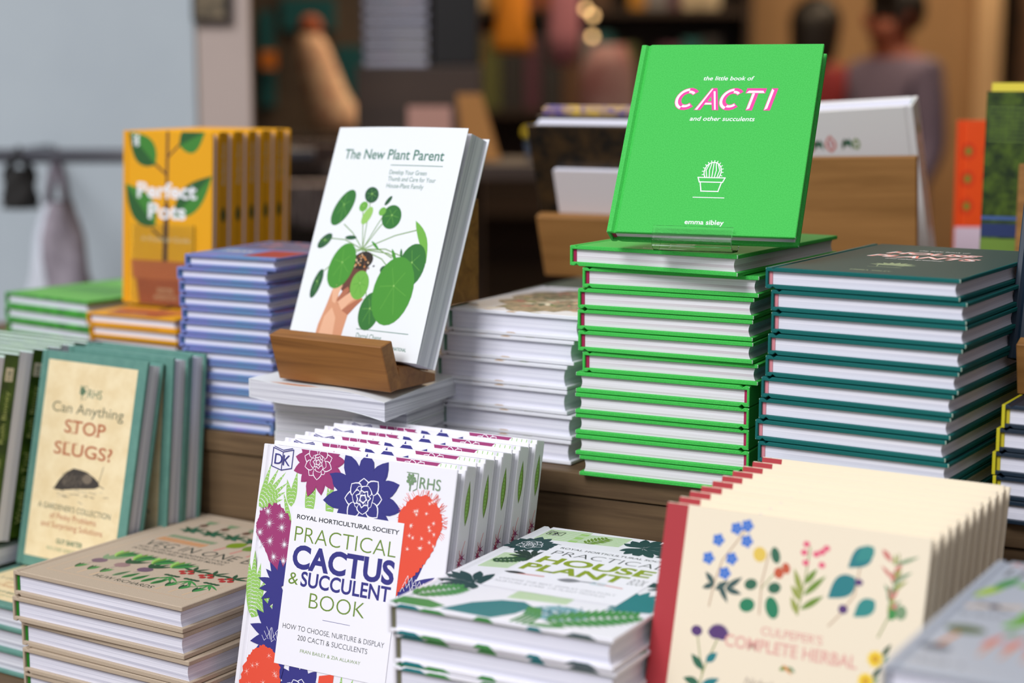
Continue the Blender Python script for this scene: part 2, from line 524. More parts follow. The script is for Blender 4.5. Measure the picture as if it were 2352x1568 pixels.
PAPER = M('page_edges_cool_white', (238, 237, 247), 0.7, 'pages', 0.3, rgb2=(190, 190, 206))
PAPER_SOFT = M('page_edges_smooth_white', (238, 237, 247), 0.7, 'pages', 0.3, rgb2=(212, 212, 226))
PAPER_GREY = M('page_edges_grey_white', (232, 232, 238), 0.7, 'pages', 0.3, rgb2=(160, 160, 172))
PAPER_BOUNCE = M('page_edges_warm_bounce', (236, 224, 200), 0.7, 'pages', 0.3, rgb2=(205, 188, 160))  # cream tint paints the shop's warm bounce light into the herbals' page edges

# ------------------------------------------------------------------ the display: two wooden tiers
PINE = M('stained_pine', (122, 98, 70), 0.6, 'wood', 0.3, rgb2=(76, 58, 40), scale=1.0)
TIER, LOW = -0.3595, -0.567
TA, TU, TN, TB = axes(27.4)
tier_m = mat4(TA, TB, Z3, Vector((0.0390, 1.567, 0)))     # origin on the floor under the front edge of the upper tier
zt, zl = EYE + TIER, EYE + LOW
tt = tag(empty('display_table', tier_m), 'two tier brown stained wooden display table carrying all the books', 'table')
bm = bmesh.new(); add_box(bm, (-1.15, 0, zt - 0.021), (0.95, 1.0, zt), 0, 0.0012); link_mesh('upper_top', bm, PINE, tt)
bm = bmesh.new(); add_box(bm, (-1.13, 0.003, zl), (0.93, 0.024, zt - 0.0225), 0, 0.001); link_mesh('upper_front_board', bm, PINE, tt)
bm = bmesh.new(); add_box(bm, (-1.15, -0.60, zl - 0.022), (0.95, 1.0, zl), 0, 0.0012); link_mesh('lower_top', bm, PINE, tt)
bm = bmesh.new(); add_box(bm, (-1.12, -0.57, 0.06), (0.92, -0.55, zl - 0.022), 0, 0.001); link_mesh('lower_front_board', bm, PINE, tt)
for sx_ in (-1.13, 0.91):
    bm = bmesh.new(); add_box(bm, (sx_, 0.024, zl), (sx_ + 0.02, 0.98, zt - 0.021), 0, 0.001); link_mesh('side_board', bm, PINE, tt)
for lx in (-1.1, 0.84):
    for ly in (-0.55, 0.92):
        boxobj('leg', (lx, ly + 0.002, 0.0), (lx + 0.06, ly + 0.062, zl - 0.022), PINE, tt)

# ------------------------------------------------------------------ inks
MAGENTA = ink('magenta', 238, 22, 150); NAVY = ink('navy', 50, 48, 128); PLUM = ink('plum', 158, 52, 110); LEAFG = ink('leaf_green', 150, 200, 96)
VERM = ink('vermilion', 232, 78, 52); OLIVE = ink('olive', 108, 140, 44); DARKT = ink('dark_text', 40, 44, 46); FOREST = ink('forest', 40, 100, 72)
TEALI = ink('teal', 20, 120, 125); DEEPT = ink('deep_teal', 14, 62, 64); LIME = ink('lime', 140, 160, 14); MIDG = ink('mid_green', 60, 140, 66)
PALEG = ink('pale_green', 160, 205, 110); SKIN = ink('skin', 214, 150, 112); SKIN2 = ink('skin_light', 232, 178, 142); SKIN3 = ink('skin_dark', 178, 108, 76)
PURP = ink('purple', 84, 50, 110); BROWN = ink('brown', 88, 56, 36); TERRA = ink('terracotta', 172, 84, 42); TERRA2 = ink('terracotta_light', 196, 104, 56)
RUST = ink('rust', 178, 96, 58); CREAMI = ink('cream', 240, 228, 200); BLUEI = ink('cornflower', 62, 116, 200); PINKI = ink('pink', 232, 120, 140)
YELI = ink('yellow', 240, 204, 40); CORAL = ink('coral', 240, 120, 110); SAGE = ink('sage', 120, 150, 110); CARROT = ink('carrot', 214, 140, 70)
BEET = ink('beet', 112, 84, 104); TOMATO = ink('tomato', 176, 40, 36); GREYI = ink('grey', 120, 122, 128); DKGRN = ink('dark_green', 34, 78, 44)
BLACKI = ink('black', 26, 24, 26); ROSE = ink('rose', 205, 120, 110); TAN = ink('tan', 214, 180, 140)


def rhs_mark(A, x, y, k, m, layer=3):
    """little tree in a crest corner, then three letters; k = letter cap height"""
    A.text('RHS', x + k * 1.55, y, k, m, w=k * 2.2, layer=layer)
    A.line([(x + k * 0.1, y + k * 1.25), (x + k * 1.3, y + k * 1.25), (x + k * 1.3, y - k * 0.1), (x + k * 0.95, y - k * 0.3)], k * 0.06, m, layer)
    A.line([(x + k * 0.58, y - k * 0.3), (x + k * 0.6, y + k * 0.4)], k * 0.12, m, layer)
    for q in range(16):
        a = q * 2.4; r = k * 0.48 * math.sqrt((q + 0.5) / 16)
        A.ell(x + k * 0.62 + r * math.cos(a), y + k * 0.68 + r * math.sin(a), k * 0.13, k * 0.13, m, layer=layer, n=6)


def dk_mark(A, x, y, s, m, layer=3):
    A.line([(x, y + s * 0.12), (x + s * 0.5, y), (x + s, y + s * 0.12), (x + s, y + s * 0.85), (x + s * 0.5, y + s * 0.72), (x, y + s * 0.85), (x, y + s * 0.12)], s * 0.035, m, layer)
    A.line([(x + s * 0.06, y + s * 0.9), (x + s * 0.5, y + s * 0.79), (x + s * 0.94, y + s * 0.9)], s * 0.03, m, layer)
    A.line([(x + s * 0.5, y), (x + s * 0.5, y + s * 0.72)], s * 0.03, m, layer)
    A.text('D', x + s * 0.12, y + s * 0.22, s * 0.42, m, layer=layer); A.text('K', x + s * 0.54, y + s * 0.2, s * 0.42, m, layer=layer)


# ------------------------------------------------------------------ bright green cactus books
WORN = M('rubbed_corner', (206, 226, 206), 0.7)
GREEN = M('bright_green_book_cloth', (56, 182, 70), 0.65, 'cloth', 0.25, rgb2=(76, 200, 88))
MAGH = M('magenta_headband', (168, 18, 76), 0.6)
A = Art(1.03)
A.text('the little book of', 83, 147.0, 4.0, WHITEINK, w=44, bold=0.012, shear=0.2, align='C')
sh = 0.2


def cut_letter(strokes, x0, y0, hgt):
    """inline shaded capitals: magenta body, white lit half"""
    for kind, pts, wd, m, ly in strokes:
        P = [(x0 + px + sh * py, y0 + py) for px, py in pts]
        if kind == 'p': A.poly(P, m, ly)


def arc(cx, cy, rx, ry, w_, a0, a1, n=14):
    o = [(cx + rx * math.cos(R(a0 + (a1 - a0) * k / n)), cy + ry * math.sin(R(a0 + (a1 - a0) * k / n))) for k in range(n + 1)]
    i = [(cx + (rx - w_) * math.cos(R(a0 + (a1 - a0) * k / n)), cy + (ry - w_) * math.sin(R(a0 + (a1 - a0) * k / n))) for k in range(n, -1, -1)]
    return o + i


Y0, H_ = 117.6, 21.6
for cx_ in (47.6, 86.4):                      # C
    cut_letter([('p', arc(10 - 0.0, H_ / 2, 10.4, 11.0, 5.6, 42, 318), 0, MAGENTA, 2),
                ('p', arc(10, H_ / 2, 9.9, 10.4, 2.3, 95, 250), 0, WHITEINK, 3), ('p', arc(10, H_ / 2, 7.6, 8.2, 2.2, 250, 312, 8), 0, WHITEINK, 3),
                ('p', arc(10, H_ / 2, 7.6, 8.2, 2.2, 48, 95, 8), 0, WHITEINK, 3)], cx_ - 10.2, Y0, H_)
cut_letter([('p', [(0, 0), (8.2, H_), (13.2, H_), (21.4, 0), (15.8, 0), (13.9, 5.2), (7.4, 5.2), (5.6, 0)], 0, MAGENTA, 2),
            ('p', [(9.1, 8.6), (10.7, 13.4), (12.3, 8.6)], 0, ink('cloth_green', 66, 192, 80), 3),
            ('p', [(0.8, 0.4), (8.6, 21), (9.9, 21), (2.9, 0.4)], 0, WHITEINK, 3), ('p', [(10.9, 18.5), (17.6, 0.5), (19, 0.5), (12.6, 18.5)], 0, WHITEINK, 3),
            ('p', [(7.2, 5.5), (13.6, 5.5), (13.0, 7.2), (7.8, 7.2)], 0, WHITEINK, 3)], 57.0, Y0, H_)
cut_letter([('p', [(0, H_), (17, H_), (17, H_ - 5.0), (11.3, H_ - 5), (11.3, 0), (5.7, 0), (5.7, H_ - 5), (0, H_ - 5)], 0, MAGENTA, 2),
            ('p', [(0.6, H_ - 4.6), (16.4, H_ - 4.6), (14.6, H_ - 2.4), (2.4, H_ - 2.4)], 0, WHITEINK, 3), ('p', [(6.2, 0.5), (8.4, 2.0), (8.4, H_ - 5), (6.2, H_ - 5)], 0, WHITEINK, 4)], 96.0, Y0, H_)
cut_letter([('p', [(0, 0), (5.6, 0), (5.6, H_), (0, H_)], 0, MAGENTA, 2), ('p', [(0.5, 0.5), (2.7, 2), (2.7, H_ - 2), (0.5, H_ - 0.5)], 0, WHITEINK, 3)], 117.0, Y0, H_)
A.text('and other succulents', 83, 107.3, 4.2, WHITEINK, w=56, bold=0.012, shear=0.2, align='C')
for k in range(-2, 3):                        # potted cactus in white line
    A.line([(82.6 + k * 2.5 * 0.86, 53.2), (82.6 + k * 2.9, 60), (82.6 + k * 1.9, 67 - abs(k) * 0.8)], 0.75, WHITEINK, 3)
A.line([(82.6 + 7.2 * math.cos(R(q)), 58.5 + 9 * math.sin(R(q))) for q in range(-36, 217, 14)], 0.9, WHITEINK, 3)
for q in range(-20, 201, 18):
    c_, s_ = math.cos(R(q)), math.sin(R(q)); A.line([(82.6 + 7.2 * c_, 58.5 + 9 * s_), (82.6 + 8.9 * c_, 58.5 + 10.7 * s_)], 0.7, WHITEINK, 3)
A.line([(71, 53), (94, 53), (92.4, 48.8), (72.6, 48.8), (71, 53)], 0.95, WHITEINK, 3)
A.line([(73.4, 48.8), (75.4, 40.2), (89.8, 40.2), (91.6, 48.8)], 0.95, WHITEINK, 3)
A.line([(69.6, 34.3), (95.7, 34.3)], 0.7, WHITEINK, 3)
A.text('emma sibley', 82.6, 9.3, 4.3, WHITEINK, w=33, bold=0.016, align='C')
spg = Art()                                   # spine mark: small potted cactus
spg.ell(22, 9.3, 5.4, 2.6, WHITEINK, layer=1); spg.line([(17.5, 8.5), (26.5, 8.5)], 0.5, GREEN, 2); spg.line([(17.5, 10.1), (26.5, 10.1)], 0.5, GREEN, 2)
spg.poly([(15.5, 6.6), (15.5, 12), (9.5, 11), (9.5, 7.6)], WHITEINK, 1)
GW, GH, GT = 0.1648, 0.2167, 0.01905
PAPER_P = M('page_edges_blush_white', (240, 236, 242), 0.7, 'pages', 0.3, rgb2=(206, 192, 200))
gb = hardcover('cactus_book', GW, GH, GT - 0.0006, GREEN, PAPER_P, MAGH, A, spine=spg, worn=WORN)
pile(gb, (0.0516, 1.5493, -0.1499), 32.9, GW, GH, GT, 11, 'bright green cloth hardback, %s in the tall green stack', 'book', 'lying bright green hardbacks',
     dx=[0, .0125, .0085, .0077, .009, .0125, .0063, .0063, .006, .0068, .0104], dyaw=[0, -6, -6.3, -6, -5.7, -6.4, -5.6, -5.9, -6, -6.2, -5.8], dy=[0, .001, 0, .001, 0, .002, .001, 0, .001, .0, .001],
     flips={6, 7, 8, 9, 10}, bottom='bottom one resting on the wood')
gd = hardcover('cactus_book', GW, 0.1885, GT, GREEN, PAPER_P, MAGH, A, worn=WORN)
gd.matrix_world = stand((0.0810, 1.4969, -0.1332), 21.1, 31.9, GW, GT)
tag(gd, 'bright green cactus book propped upright on the green stack, white pot drawing on its cover', 'book')
# clear book stand under it
CLEAR = M('clear_acrylic', (250, 255, 250), 0.02, 'clear')


def lip_stand(name, x0, x1, prof, th, m, label, back=None):
    """bent acrylic sheet: prof = list of (out, up) in the book's frame, extruded from x0 to x1"""
    bm = bmesh.new()
    off = []
    for i, p in enumerate(prof):
        d = Vector(prof[min(i + 1, len(prof) - 1)]) - Vector(prof[max(i - 1, 0)]); d.normalize()
        off.append((p[0] - d[1] * th, p[1] + d[0] * th))
    pts = [(p[1], p[0]) for p in prof] + [(p[1], p[0]) for p in off[::-1]]
    add_prism(bm, pts, 'x', x0, x1)
    root = empty(name, m)
    link_mesh('bent_sheet', bm, CLEAR, root)
    return tag(root, label, 'book stand')


T_ = GT
lip_stand('acrylic_book_stand', 0.043, 0.112, [(T_ + 0.0035, 0.0052), (T_ + 0.0035, -0.004), (T_ + 0.0026, -0.0078), (T_ - 0.0005, -0.0105), (T_ - 0.006, -0.0115), (-0.0015, -0.0035), (-0.0035, 0.004), (-0.0035, 0.075)], 0.0016,
          gd.matrix_world.copy(), 'clear acrylic stand holding up the bright green cactus book')

# ------------------------------------------------------------------ dark teal house plant books
TEAL = M('dark_teal_book_cloth', (4, 92, 90), 0.55, 'cloth', 0.25, rgb2=(8, 102, 98))
TEALTOP = M('ink_dark_teal_face', (26, 66, 66), 0.6, None, 0.2)
PINKH = M('pink_headband', (216, 136, 146), 0.6)
A = Art(1.03)
A.rect(9.8, 0.9, 159, 235, TEALTOP, 1)
A.text('the little book of', 60, 190, 5.2, WHITEINK, w=45, bold=0.01, shear=0.2)
for dx_, m_, ly, bo in ((0, CORAL, 2, 0.05), (-0.6, WHITEINK, 3, 0.0)):
    A.text('HOUSE', 42 + dx_, 158.5, 17, m_, w=80, bold=bo, shear=0.2, layer=ly); A.text('PLANTS', 36 + dx_, 129.5, 17, m_, w=94, bold=bo, shear=0.2, layer=ly)
A.text('and other greenery', 57, 115.5, 5.2, WHITEINK, w=50, bold=0.01, shear=0.2)
for k in range(9):
    q = R(20 * k + 10); A.leaf(81, 66, 81 + 20 * math.cos(q), 66 + 22 * math.sin(q), 5.5, SAGE, 2)
A.line([(70, 66), (92, 66), (89, 54), (73, 54), (70, 66)], 1, SAGE, 2); A.line([(67, 50), (95, 50)], 0.8, SAGE, 2)
A.text('EMMA SIBLEY', 63, 20.5, 5, SAGE, w=34, bold=0.01)
TW, TH, TT = 0.1648, 0.2433, 0.0184
tb = hardcover('house_plant_book', TW, TH, TT - 0.0006, TEAL, PAPER_SOFT, PINKH, A, worn=WORN)
pile(tb, (0.21, 1.4352, -0.1572), 32.5, TW, TH, TT, 11, 'dark teal cloth hardback, %s in the dark teal stack', 'book', 'lying dark teal hardbacks',
     dx=[0, .0054, .006, .0035, .0017, -.0017, -.0035, -.0063, -.0035, -.003, -.003], dyaw=[0, -.6, -.4, -.2, .2, .4, 0, .3, .3, 0, 0], dy=[0.0] * 11)

# ------------------------------------------------------------------ white botanical books
WBOARD = M('white_laminated_board', (238, 238, 244), 0.35, None, 0.5)
FOLI = M('printed_foliage', (44, 66, 28), 0.4, 'mottle', 0.5, rgb2=(176, 150, 118), scale=2.2)
FOLI2 = M('printed_rust_blooms', (120, 60, 40), 0.4, 'mottle', 0.5, rgb2=(60, 80, 40), scale=3)
A = Art()
rg = random.Random(3)
pts = []
for k in range(40):
    q = 2 * math.pi * k / 40; rr = 1 + 0.13 * rg.uniform(-1, 1); pts.append((80 + 60 * rr * math.cos(q), 96 + 84 * rr * math.sin(q)))
A.poly(pts, FOLI, 1)
for k in range(90):
    x, y = 80 + rg.gauss(0, 32), 96 + rg.gauss(0, 45)
    if abs(x - 80) > 58 or abs(y - 96) > 84: continue
    q = rg.uniform(0, 6.28); L = rg.uniform(8, 22)
    A.leaf(x, y, x + L * math.cos(q), y + L * math.sin(q), L * 0.38, rg.choice([OLIVE, DKGRN, FOLI2, TAN, CREAMI, ROSE, FOREST, TOMATO]), 2 + k % 4)
for x in (40, 68, 92):
    A.leaf(x, 0.5, x + 12, 1.8, 2.2, rg.choice([OLIVE, TAN]), 2); A.ell(x + 6, 2, 5, 1.6, TAN, layer=1)
GRNH = M('green_white_headband', (36, 96, 70), 0.6, 'vlines', rgb2=(150, 190, 170), scale=20)
WW, WH, WT = 0.145, 0.190, 0.02345
wb = hardcover('botanical_book', WW, WH, WT - 0.0006, WBOARD, PAPER_SOFT, GRNH, A, edge=[(66, 78, .75, 1, TAN)])
pile(wb, (-0.0635, 1.652, -0.2188), 30, WW, WH, WT, 6, 'white botanical hardback, %s in the stack left of the green books', 'book', 'lying white hardbacks',
     dx=[0, -.006, -.0125, -.0125, -.0077, -.0085], dyaw=[0, 0, .4, .3, 0, 0], dy=[0] * 6)

# ------------------------------------------------------------------ periwinkle books
PERI = M('periwinkle_board', (128, 124, 192), 0.5, 'mottle', 0.3, rgb2=(102, 140, 184), scale=0.5)
A = Art()
A.rect(66, 8, 112, 62, ink('brick_red', 168, 44, 34), 1)
A.rect(9, 70, 104, 148, ink('dusty_violet', 96, 92, 124), 1)
for k in range(22): A.ell(20 + rnd.random() * 78, 78 + rnd.random() * 66, 5, 3, rnd.choice([ROSE, GREYI, ink('dusty_violet', 96, 92, 124), PURP]), layer=2, n=8)
A.scribble(18, 40, 12, CREAMI, 34)
PERIH = M('blue_headband', (70, 110, 150), 0.6)
PW, PH, PT = 0.1123, 0.150, 0.01383
pb = hardcover('gift_book', PW, PH, PT - 0.0005, PERI, PAPER_SOFT, PERIH, A, board=0.0033)
pile(pb, (-0.3337, 1.7665, -0.1797), 27.2, PW, PH, PT, 13, 'small periwinkle blue hardback, %s in the periwinkle stack', 'book', 'lying periwinkle hardbacks',
     dx=[0, -.0105, -.0084, -.0084, -.006, -.008, -.0104, -.006, -.0065, -.006, -.006, -.0055, -.0075], dyaw=[0, .3, 0, 0, .2, 0, 0, 0, 0, 0, 0, 0, 0], dy=[0] * 13, flips={12}, bottom='bottom one with its spine to the right')

# ------------------------------------------------------------------ yellow pot books
YEL = M('yellow_laminated_board', (234, 166, 6), 0.42, None, 0.5)
A = Art(1.03)
A.line([(64, 194), (61.5, 47)], 3.6, BROWN, 2); A.line([(63, 110), (61.5, 47)], 7, BROWN, 2)


def big_leaf(x0, y0, x1, y1, wd, c=0):
    A.leaf(x0, y0, x1, y1, wd, ink('leaf_dark', 40, 92, 40), 3, bulge=0.42, curve=c)
    dx, dy = x1 - x0, y1 - y0; L = math.hypot(dx, dy); ex, ey = dx / L, dy / L
    up = []
    for k in range(9):
        f = k / 8; g = math.sin(math.pi * f ** (math.log(0.5) / math.log(0.42))) * wd / 2; up.append((x0 + dx * f + ey * g, y0 + dy * f - ex * g))
    A.poly(up + [(x0 + dx * 0.5, y0 + dy * 0.5)], ink('leaf_mid', 62, 132, 46), 4)


A.line([(61, 147), (42, 160)], 2.6, BROWN, 2); big_leaf(47, 156, 9, 192, 32)
A.line([(64, 165), (84, 182)], 2.2, BROWN, 2); big_leaf(80, 178, 116, 193.5, 30)
A.line([(61, 72), (44, 84)], 2.6, BROWN, 2); big_leaf(47, 88, 4, 134, 34)
big_leaf(74, 100, 126.5, 146, 30)
A.text('Perfect', 63, 120, 16.5, WHITEINK, w=84, bold=0.03, align='C', layer=6); A.text('Pots', 63.5, 97, 16.5, WHITEINK, w=53, bold=0.03, align='C', layer=6)
A.text('A Practical Guide', 62, 71.5, 5, CREAMI, w=68, align='C', layer=6, space=1.1)
A.poly([(13.5, 49.5), (112, 49.5), (110, 29), (15.5, 29)], TERRA2, 3); A.poly([(20, 29), (104, 29), (99, 0.5), (25.5, 0.5)], TERRA, 3); A.rect(20, 26, 104, 29, TERRA, 4)
A.text('SIMON', 62, 14, 5.4, TAN, w=22, align='C', layer=6); A.text('AKEROYD', 62, 6.5, 5.4, TAN, w=32, align='C', layer=6)
for k in range(5):
    A.leaf(16 + (k % 2) * 3.2, 177 + k * 2.4, 19 + (k % 2) * 4.4 - 3, 182 + k * 2.2, 2.6, WHITEINK, 6); A.leaf(19, 176 + k * 2.4, 24 - (k % 2) * 1.5, 180 + k * 2.4, 2.4, WHITEINK, 6)
sy_ = Art(); sy_.text('Perfect Pots', 140, 4.0, 4.6, CREAMI, w=46, bold=0.02); sy_.leaf(96, 6, 116, 6, 9, DKGRN)
YW, YH, YT = 0.1305, 0.1996, 0.0131
yb = hardcover('plant_pot_book', YW, YH, YT, YEL, PAPER_SOFT, None, A, spine=sy_, board=0.0026)
yb.matrix_world = stand((-0.4555, 2.0191, -0.2625), 28.6, 3.3, YW, YT)
tag(yb, 'yellow hardback with a potted plant cover, frontmost of the upright yellow row', 'book', 'upright yellow hardbacks')
ya, yu, yn, ybk = axes(28.6, 3.3)
for k in range(1, 11):
    P = Vector((-0.4555, 2.0191, -0.2625)) + ybk * (0.01345 * k) + ya * rnd.uniform(-0.0012, 0.0012)
    dup(yb, stand(P, 28.6, 3.3, YW, YT, flip=(k % 2 == 1)), 'yellow hardback, %s in the upright yellow row' % FRO[k] if k < 10 else 'yellow hardback at the far back end of the upright yellow row')
yl = dup(yb, Matrix.Identity(4), '')
pile(yl, (-0.4827, 1.957, -0.2655), 30.4, YW, YH, 0.01343, 7, 'yellow hardback lying %s, under the upright yellow row', 'book', 'lying yellow hardbacks', dx=[0, .004, .003, .004, .002, 0, 0])
lip_stand('acrylic_book_stand', 0.016, 0.108, [(YT + 0.003, 0.094), (YT + 0.003, 0.002), (YT + 0.002, -0.0012), (YT, -0.0016), (-0.05, -0.0032)], 0.0014, yb.matrix_world.copy(), 'clear acrylic stand in front of the upright yellow row')

# ------------------------------------------------------------------ leafy green books, far left
GLEAF = M('leaf_print_board', (78, 176, 62), 0.45, 'mottle', 0.4, rgb2=(48, 128, 48), scale=2.0)
A = Art()
A.rect(9, 1, 153, 208, ink('fresh_green', 104, 182, 74), 1); A.scribble(30, 148, 16, ink('pale_mint', 180, 220, 160), 100)
for k in range(7): A.leaf(30 + 16 * k, 40, 38 + 14 * k, 128, 12, ink('print_green', 70, 140, 60), 2)
lb_ = hardcover('garden_book', 0.1555, 0.21, 0.0158, GLEAF, PAPER_SOFT, None, A)
pile(lb_, (-0.6196, 2.1069, -0.2613), 38, 0.1555, 0.21, 0.01637, 6, 'leaf green patterned hardback, %s in the far left stack', 'book', 'lying leaf green hardbacks', dx=[0, .003, .005, .007, .007, .006])

# ------------------------------------------------------------------ plant paperbacks with the oak easel
WCARD = M('white_paper_cover', (236, 239, 240), 0.4)
A = Art(0.9728)
PG = ink('print_green_grey', 62, 120, 100)
A.text('The New Plant Parent', 18.5, 195.6, 10.2, PG, w=139, bold=0.012)
A.line([(89.5, 189.8), (158, 190.2)], 0.7, PG); A.text('Develop Your Green', 89.7, 180.6, 4.6, PG, w=50); A.text('Thumb and Care for Your', 89.7, 173.9, 4.6, PG, w=63.5); A.text('House-Plant Family', 89.7, 167, 4.6, PG, w=49.5)
P1 = ink('pilea', 70, 148, 44, 0.4); P2 = ink('pilea_dark', 48, 116, 44, 0.4); P3 = ink('pilea_light', 112, 178, 66, 0.4); P4 = ink('pilea_shade', 36, 88, 48, 0.4); PS = ink('pilea_stem', 122, 158, 86)
for x, y in ((42, 128), (72, 154), (62, 150), (100, 148), (104, 140), (27, 113), (45, 93), (148, 128), (132, 100), (118, 98), (128, 80), (140, 92), (24, 76), (86, 76), (98, 50)):
    A.line([(76, 104), ((76 + x) / 2 + (x - 76) * 0.06, (104 + y) / 2 + 4), (x, y)], 1.1, PS, 2)


def pil(cx, cy, rx, ry, ang, m, layer=4, vein=True):
    A.ell(cx, cy, rx, ry, m, ang, layer, 26)
    if vein:
        for q in range(0, 360, 60):
            c_, s_ = math.cos(R(q + ang)), math.sin(R(q + ang)); A.line([(cx, cy + ry * 0.15), (cx + rx * 0.7 * c_, cy + ry * 0.7 * s_)], 0.35, P3 if m is not P3 else P1, layer + 1)
        A.ell(cx, cy + ry * 0.15, 0.9, 0.9, PALEG, layer=layer + 1, n=8)


A.poly([(57, 64), (66, 98), (92, 98), (86, 74), (70, 54)], ink('pot_brown', 104, 58, 44), 3)
A.ell(80, 93, 14, 9, ink('soil', 44, 34, 22), 12, 3)
for k in range(26): A.ell(80 + rnd.gauss(0, 6), 93 + rnd.gauss(0, 4), 1.5, 1.0, rnd.choice([TAN, CARROT, BLACKI, BROWN]), rnd.uniform(0, 180), 4, 6)
# hand holding the pot
A.poly([(36, 0), (38, 26), (43, 44), (47, 62), (54, 70), (60, 67), (57, 58), (58, 50), (66, 56), (74, 62), (84, 60), (92, 55), (84, 47), (76, 38), (74, 24), (72, 0)], SKIN, 5)
A.poly([(47, 62), (54, 70), (60, 67), (57, 58), (55, 48), (50, 50)], SKIN2, 6); A.poly([(58, 50), (66, 56), (74, 62), (82, 62), (84, 57), (74, 50), (66, 42)], SKIN2, 6)
A.poly([(56, 52), (62, 62), (68, 66), (71, 62), (66, 55), (60, 47)], SKIN3, 5); A.poly([(66, 42), (74, 48), (86, 55), (92, 55), (84, 47), (76, 38)], SKIN3, 6); A.ell(80, 60, 3.2, 1.9, ink('nail', 236, 196, 176), 12, 7, 12)
A.poly([(40, 4), (44, 34), (52, 44), (60, 34), (62, 4)], SKIN2, 6)
pil(35, 145, 11.5, 21, -33, P2); pil(72, 159, 10, 8, -15, P4); pil(106, 138, 13, 12, 0, P2); pil(19.5, 110, 11, 5.6, 38, P4); pil(52, 86, 17, 24, -20, P1, 6)
pil(22.5, 66, 6, 15.5, -14, P4); pil(83, 68.5, 12.5, 14.5, 0, P3, 8); pil(104, 44, 14, 19, -8, P2, 5); pil(146, 92, 17, 22, -14, P2, 5); pil(129, 66, 26, 34, -8, P1, 7)
pil(64, 147, 6, 5, 20, P3); pil(72, 138, 5.5, 10, -30, LEAFG, vein=False); pil(92, 143, 5, 4, 30, P3, vein=False); pil(97, 154, 2.4, 6, -40, P4, vein=False)
pil(56, 115, 8, 2.2, 3, P4, vein=False); A.leaf(139, 136, 164, 95, 10, P3, 4, curve=3); A.leaf(116, 107, 126, 92, 4, P1, 4); A.leaf(128, 108, 131, 97, 3, P2, 4); A.leaf(86, 113, 100, 104, 3, P1, 4); pil(112, 86, 6, 4, 10, P4, 4, False)
A.line([(92, 25.8), (161, 26.4)], 0.7, PG); A.text('Darryl Cheng', 93.5, 16.8, 5.4, PG, w=34); A.text('INTERNATIONAL', 163, 9.6, 3.2, PG, w=26, align='R', bold=0.015)
NW, NH, NT = 0.1751, 0.2224, 0.0235
np_ = paperback('plant_care_book', NW, NH, NT, WCARD, PAPER, A, lift=0.008, inset=0.0022)
np_.matrix_world = stand((-0.2193, 1.6705, -0.2598), 39.7, 20.5, NW, NT)
tag(np_, 'white paperback showing a hand holding a round leaved plant, propped on the oak easel', 'book')


def droop(co):
    x, y = co.x / 0.157, 1 - co.y / 0.205
    co.z += -0.0085 * max(0, x) ** 2 * y ** 2 - 0.0022 * math.sin(x * 2 * math.pi) * y
    return co


A = Art(); A.poly([(22, 4), (40, 9), (66, 8), (80, 4), (60, 2)], SKIN, 2); A.ell(100, 60, 30, 40, P1, layer=2)
sag = paperback('plant_care_book', 0.157, 0.205, 0.0175, WCARD, PAPER_GREY, A, deform=droop)
sag.matrix_world = lay((-0.25, 1.63, -0.2845), 31, 0.157, 0.205, 0.0180)
tag(sag, 'sagging white paperback directly under the oak easel, its corner overhanging', 'book')
low = paperback('plant_care_book', 0.148, 0.2, 0.0177, WCARD, PAPER_GREY, None)
pile(low, (-0.231, 1.655, -0.3031), 26, 0.148, 0.2, 0.0188, 3, 'white paperback lying %s below the sagging paperback', 'book', 'lying white paperbacks', dx=[0, .002, .0005])

OAK = M('oiled_oak', (164, 110, 54), 0.5, 'wood', 0.4, rgb2=(120, 76, 34), scale=1.2)
OAKP = M('pale_oak', (166, 118, 66), 0.6, 'wood', 0.25, rgb2=(136, 94, 48), scale=1.0)


def oak_part(name, prof, x0, x1, parent, m=OAK, bev=0.0008):
    bm = bmesh.new(); add_prism(bm, prof, 'x', x0, x1)
    es = bm.edges[:]; bmesh.ops.bevel(bm, geom=es, offset=bev, segments=1, affect='EDGES')
    return link_mesh(name, bm, m, parent)


ea, eu, en, eb = axes(35)
ez = tag(empty('book_easel', mat4(ea, eb, Z3, W((-0.2207, 1.6275, -0.2843)))), 'oak book easel with a thick front lip holding the white plant paperback', 'easel')
oak_part('lip', [(0, 0), (0.0165, 0.002), (0.0025, 0.0475), (-0.0135, 0.0435)], 0, 0.1355, ez)
oak_part('base', [(0.0166, 0), (0.072, 0), (0.072, 0.0075), (0.0525, 0.0125), (0.03, 0.0205), (0.0166, 0.0215)], 0.004, 0.1315, ez)
oak_part('back_panel', [(0.0560, 0.0145), (0.1165, 0.174), (0.1305, 0.17), (0.071, 0.009)], 0.012, 0.124, ez)
oak_part('prop', [(0.0925, 0.068), (0.1315, 0.169), (0.152, 0.166), (0.152, 0.068)], 0.012, 0.124, ez)

# ------------------------------------------------------------------ lower tier: slug books
SLUG = M('sea_green_board', (102, 148, 134), 0.5, 'mottle', 0.3, rgb2=(92, 138, 126), scale=1.5)
PARCH = M('ink_parchment', (240, 222, 180), 0.5, 'mottle', 0.3, rgb2=(230, 208, 162), scale=1.2)
A = Art(1.105)
A.rect(10, 9.8, 125, 192, PARCH, 1)
rhs_mark(A, 54, 161, 8, FOREST)


def serif(s, x, y, cap, m, w, bold=0.0):
    A.text(s, x, y, cap, m, w=w, bold=bold, align='C')


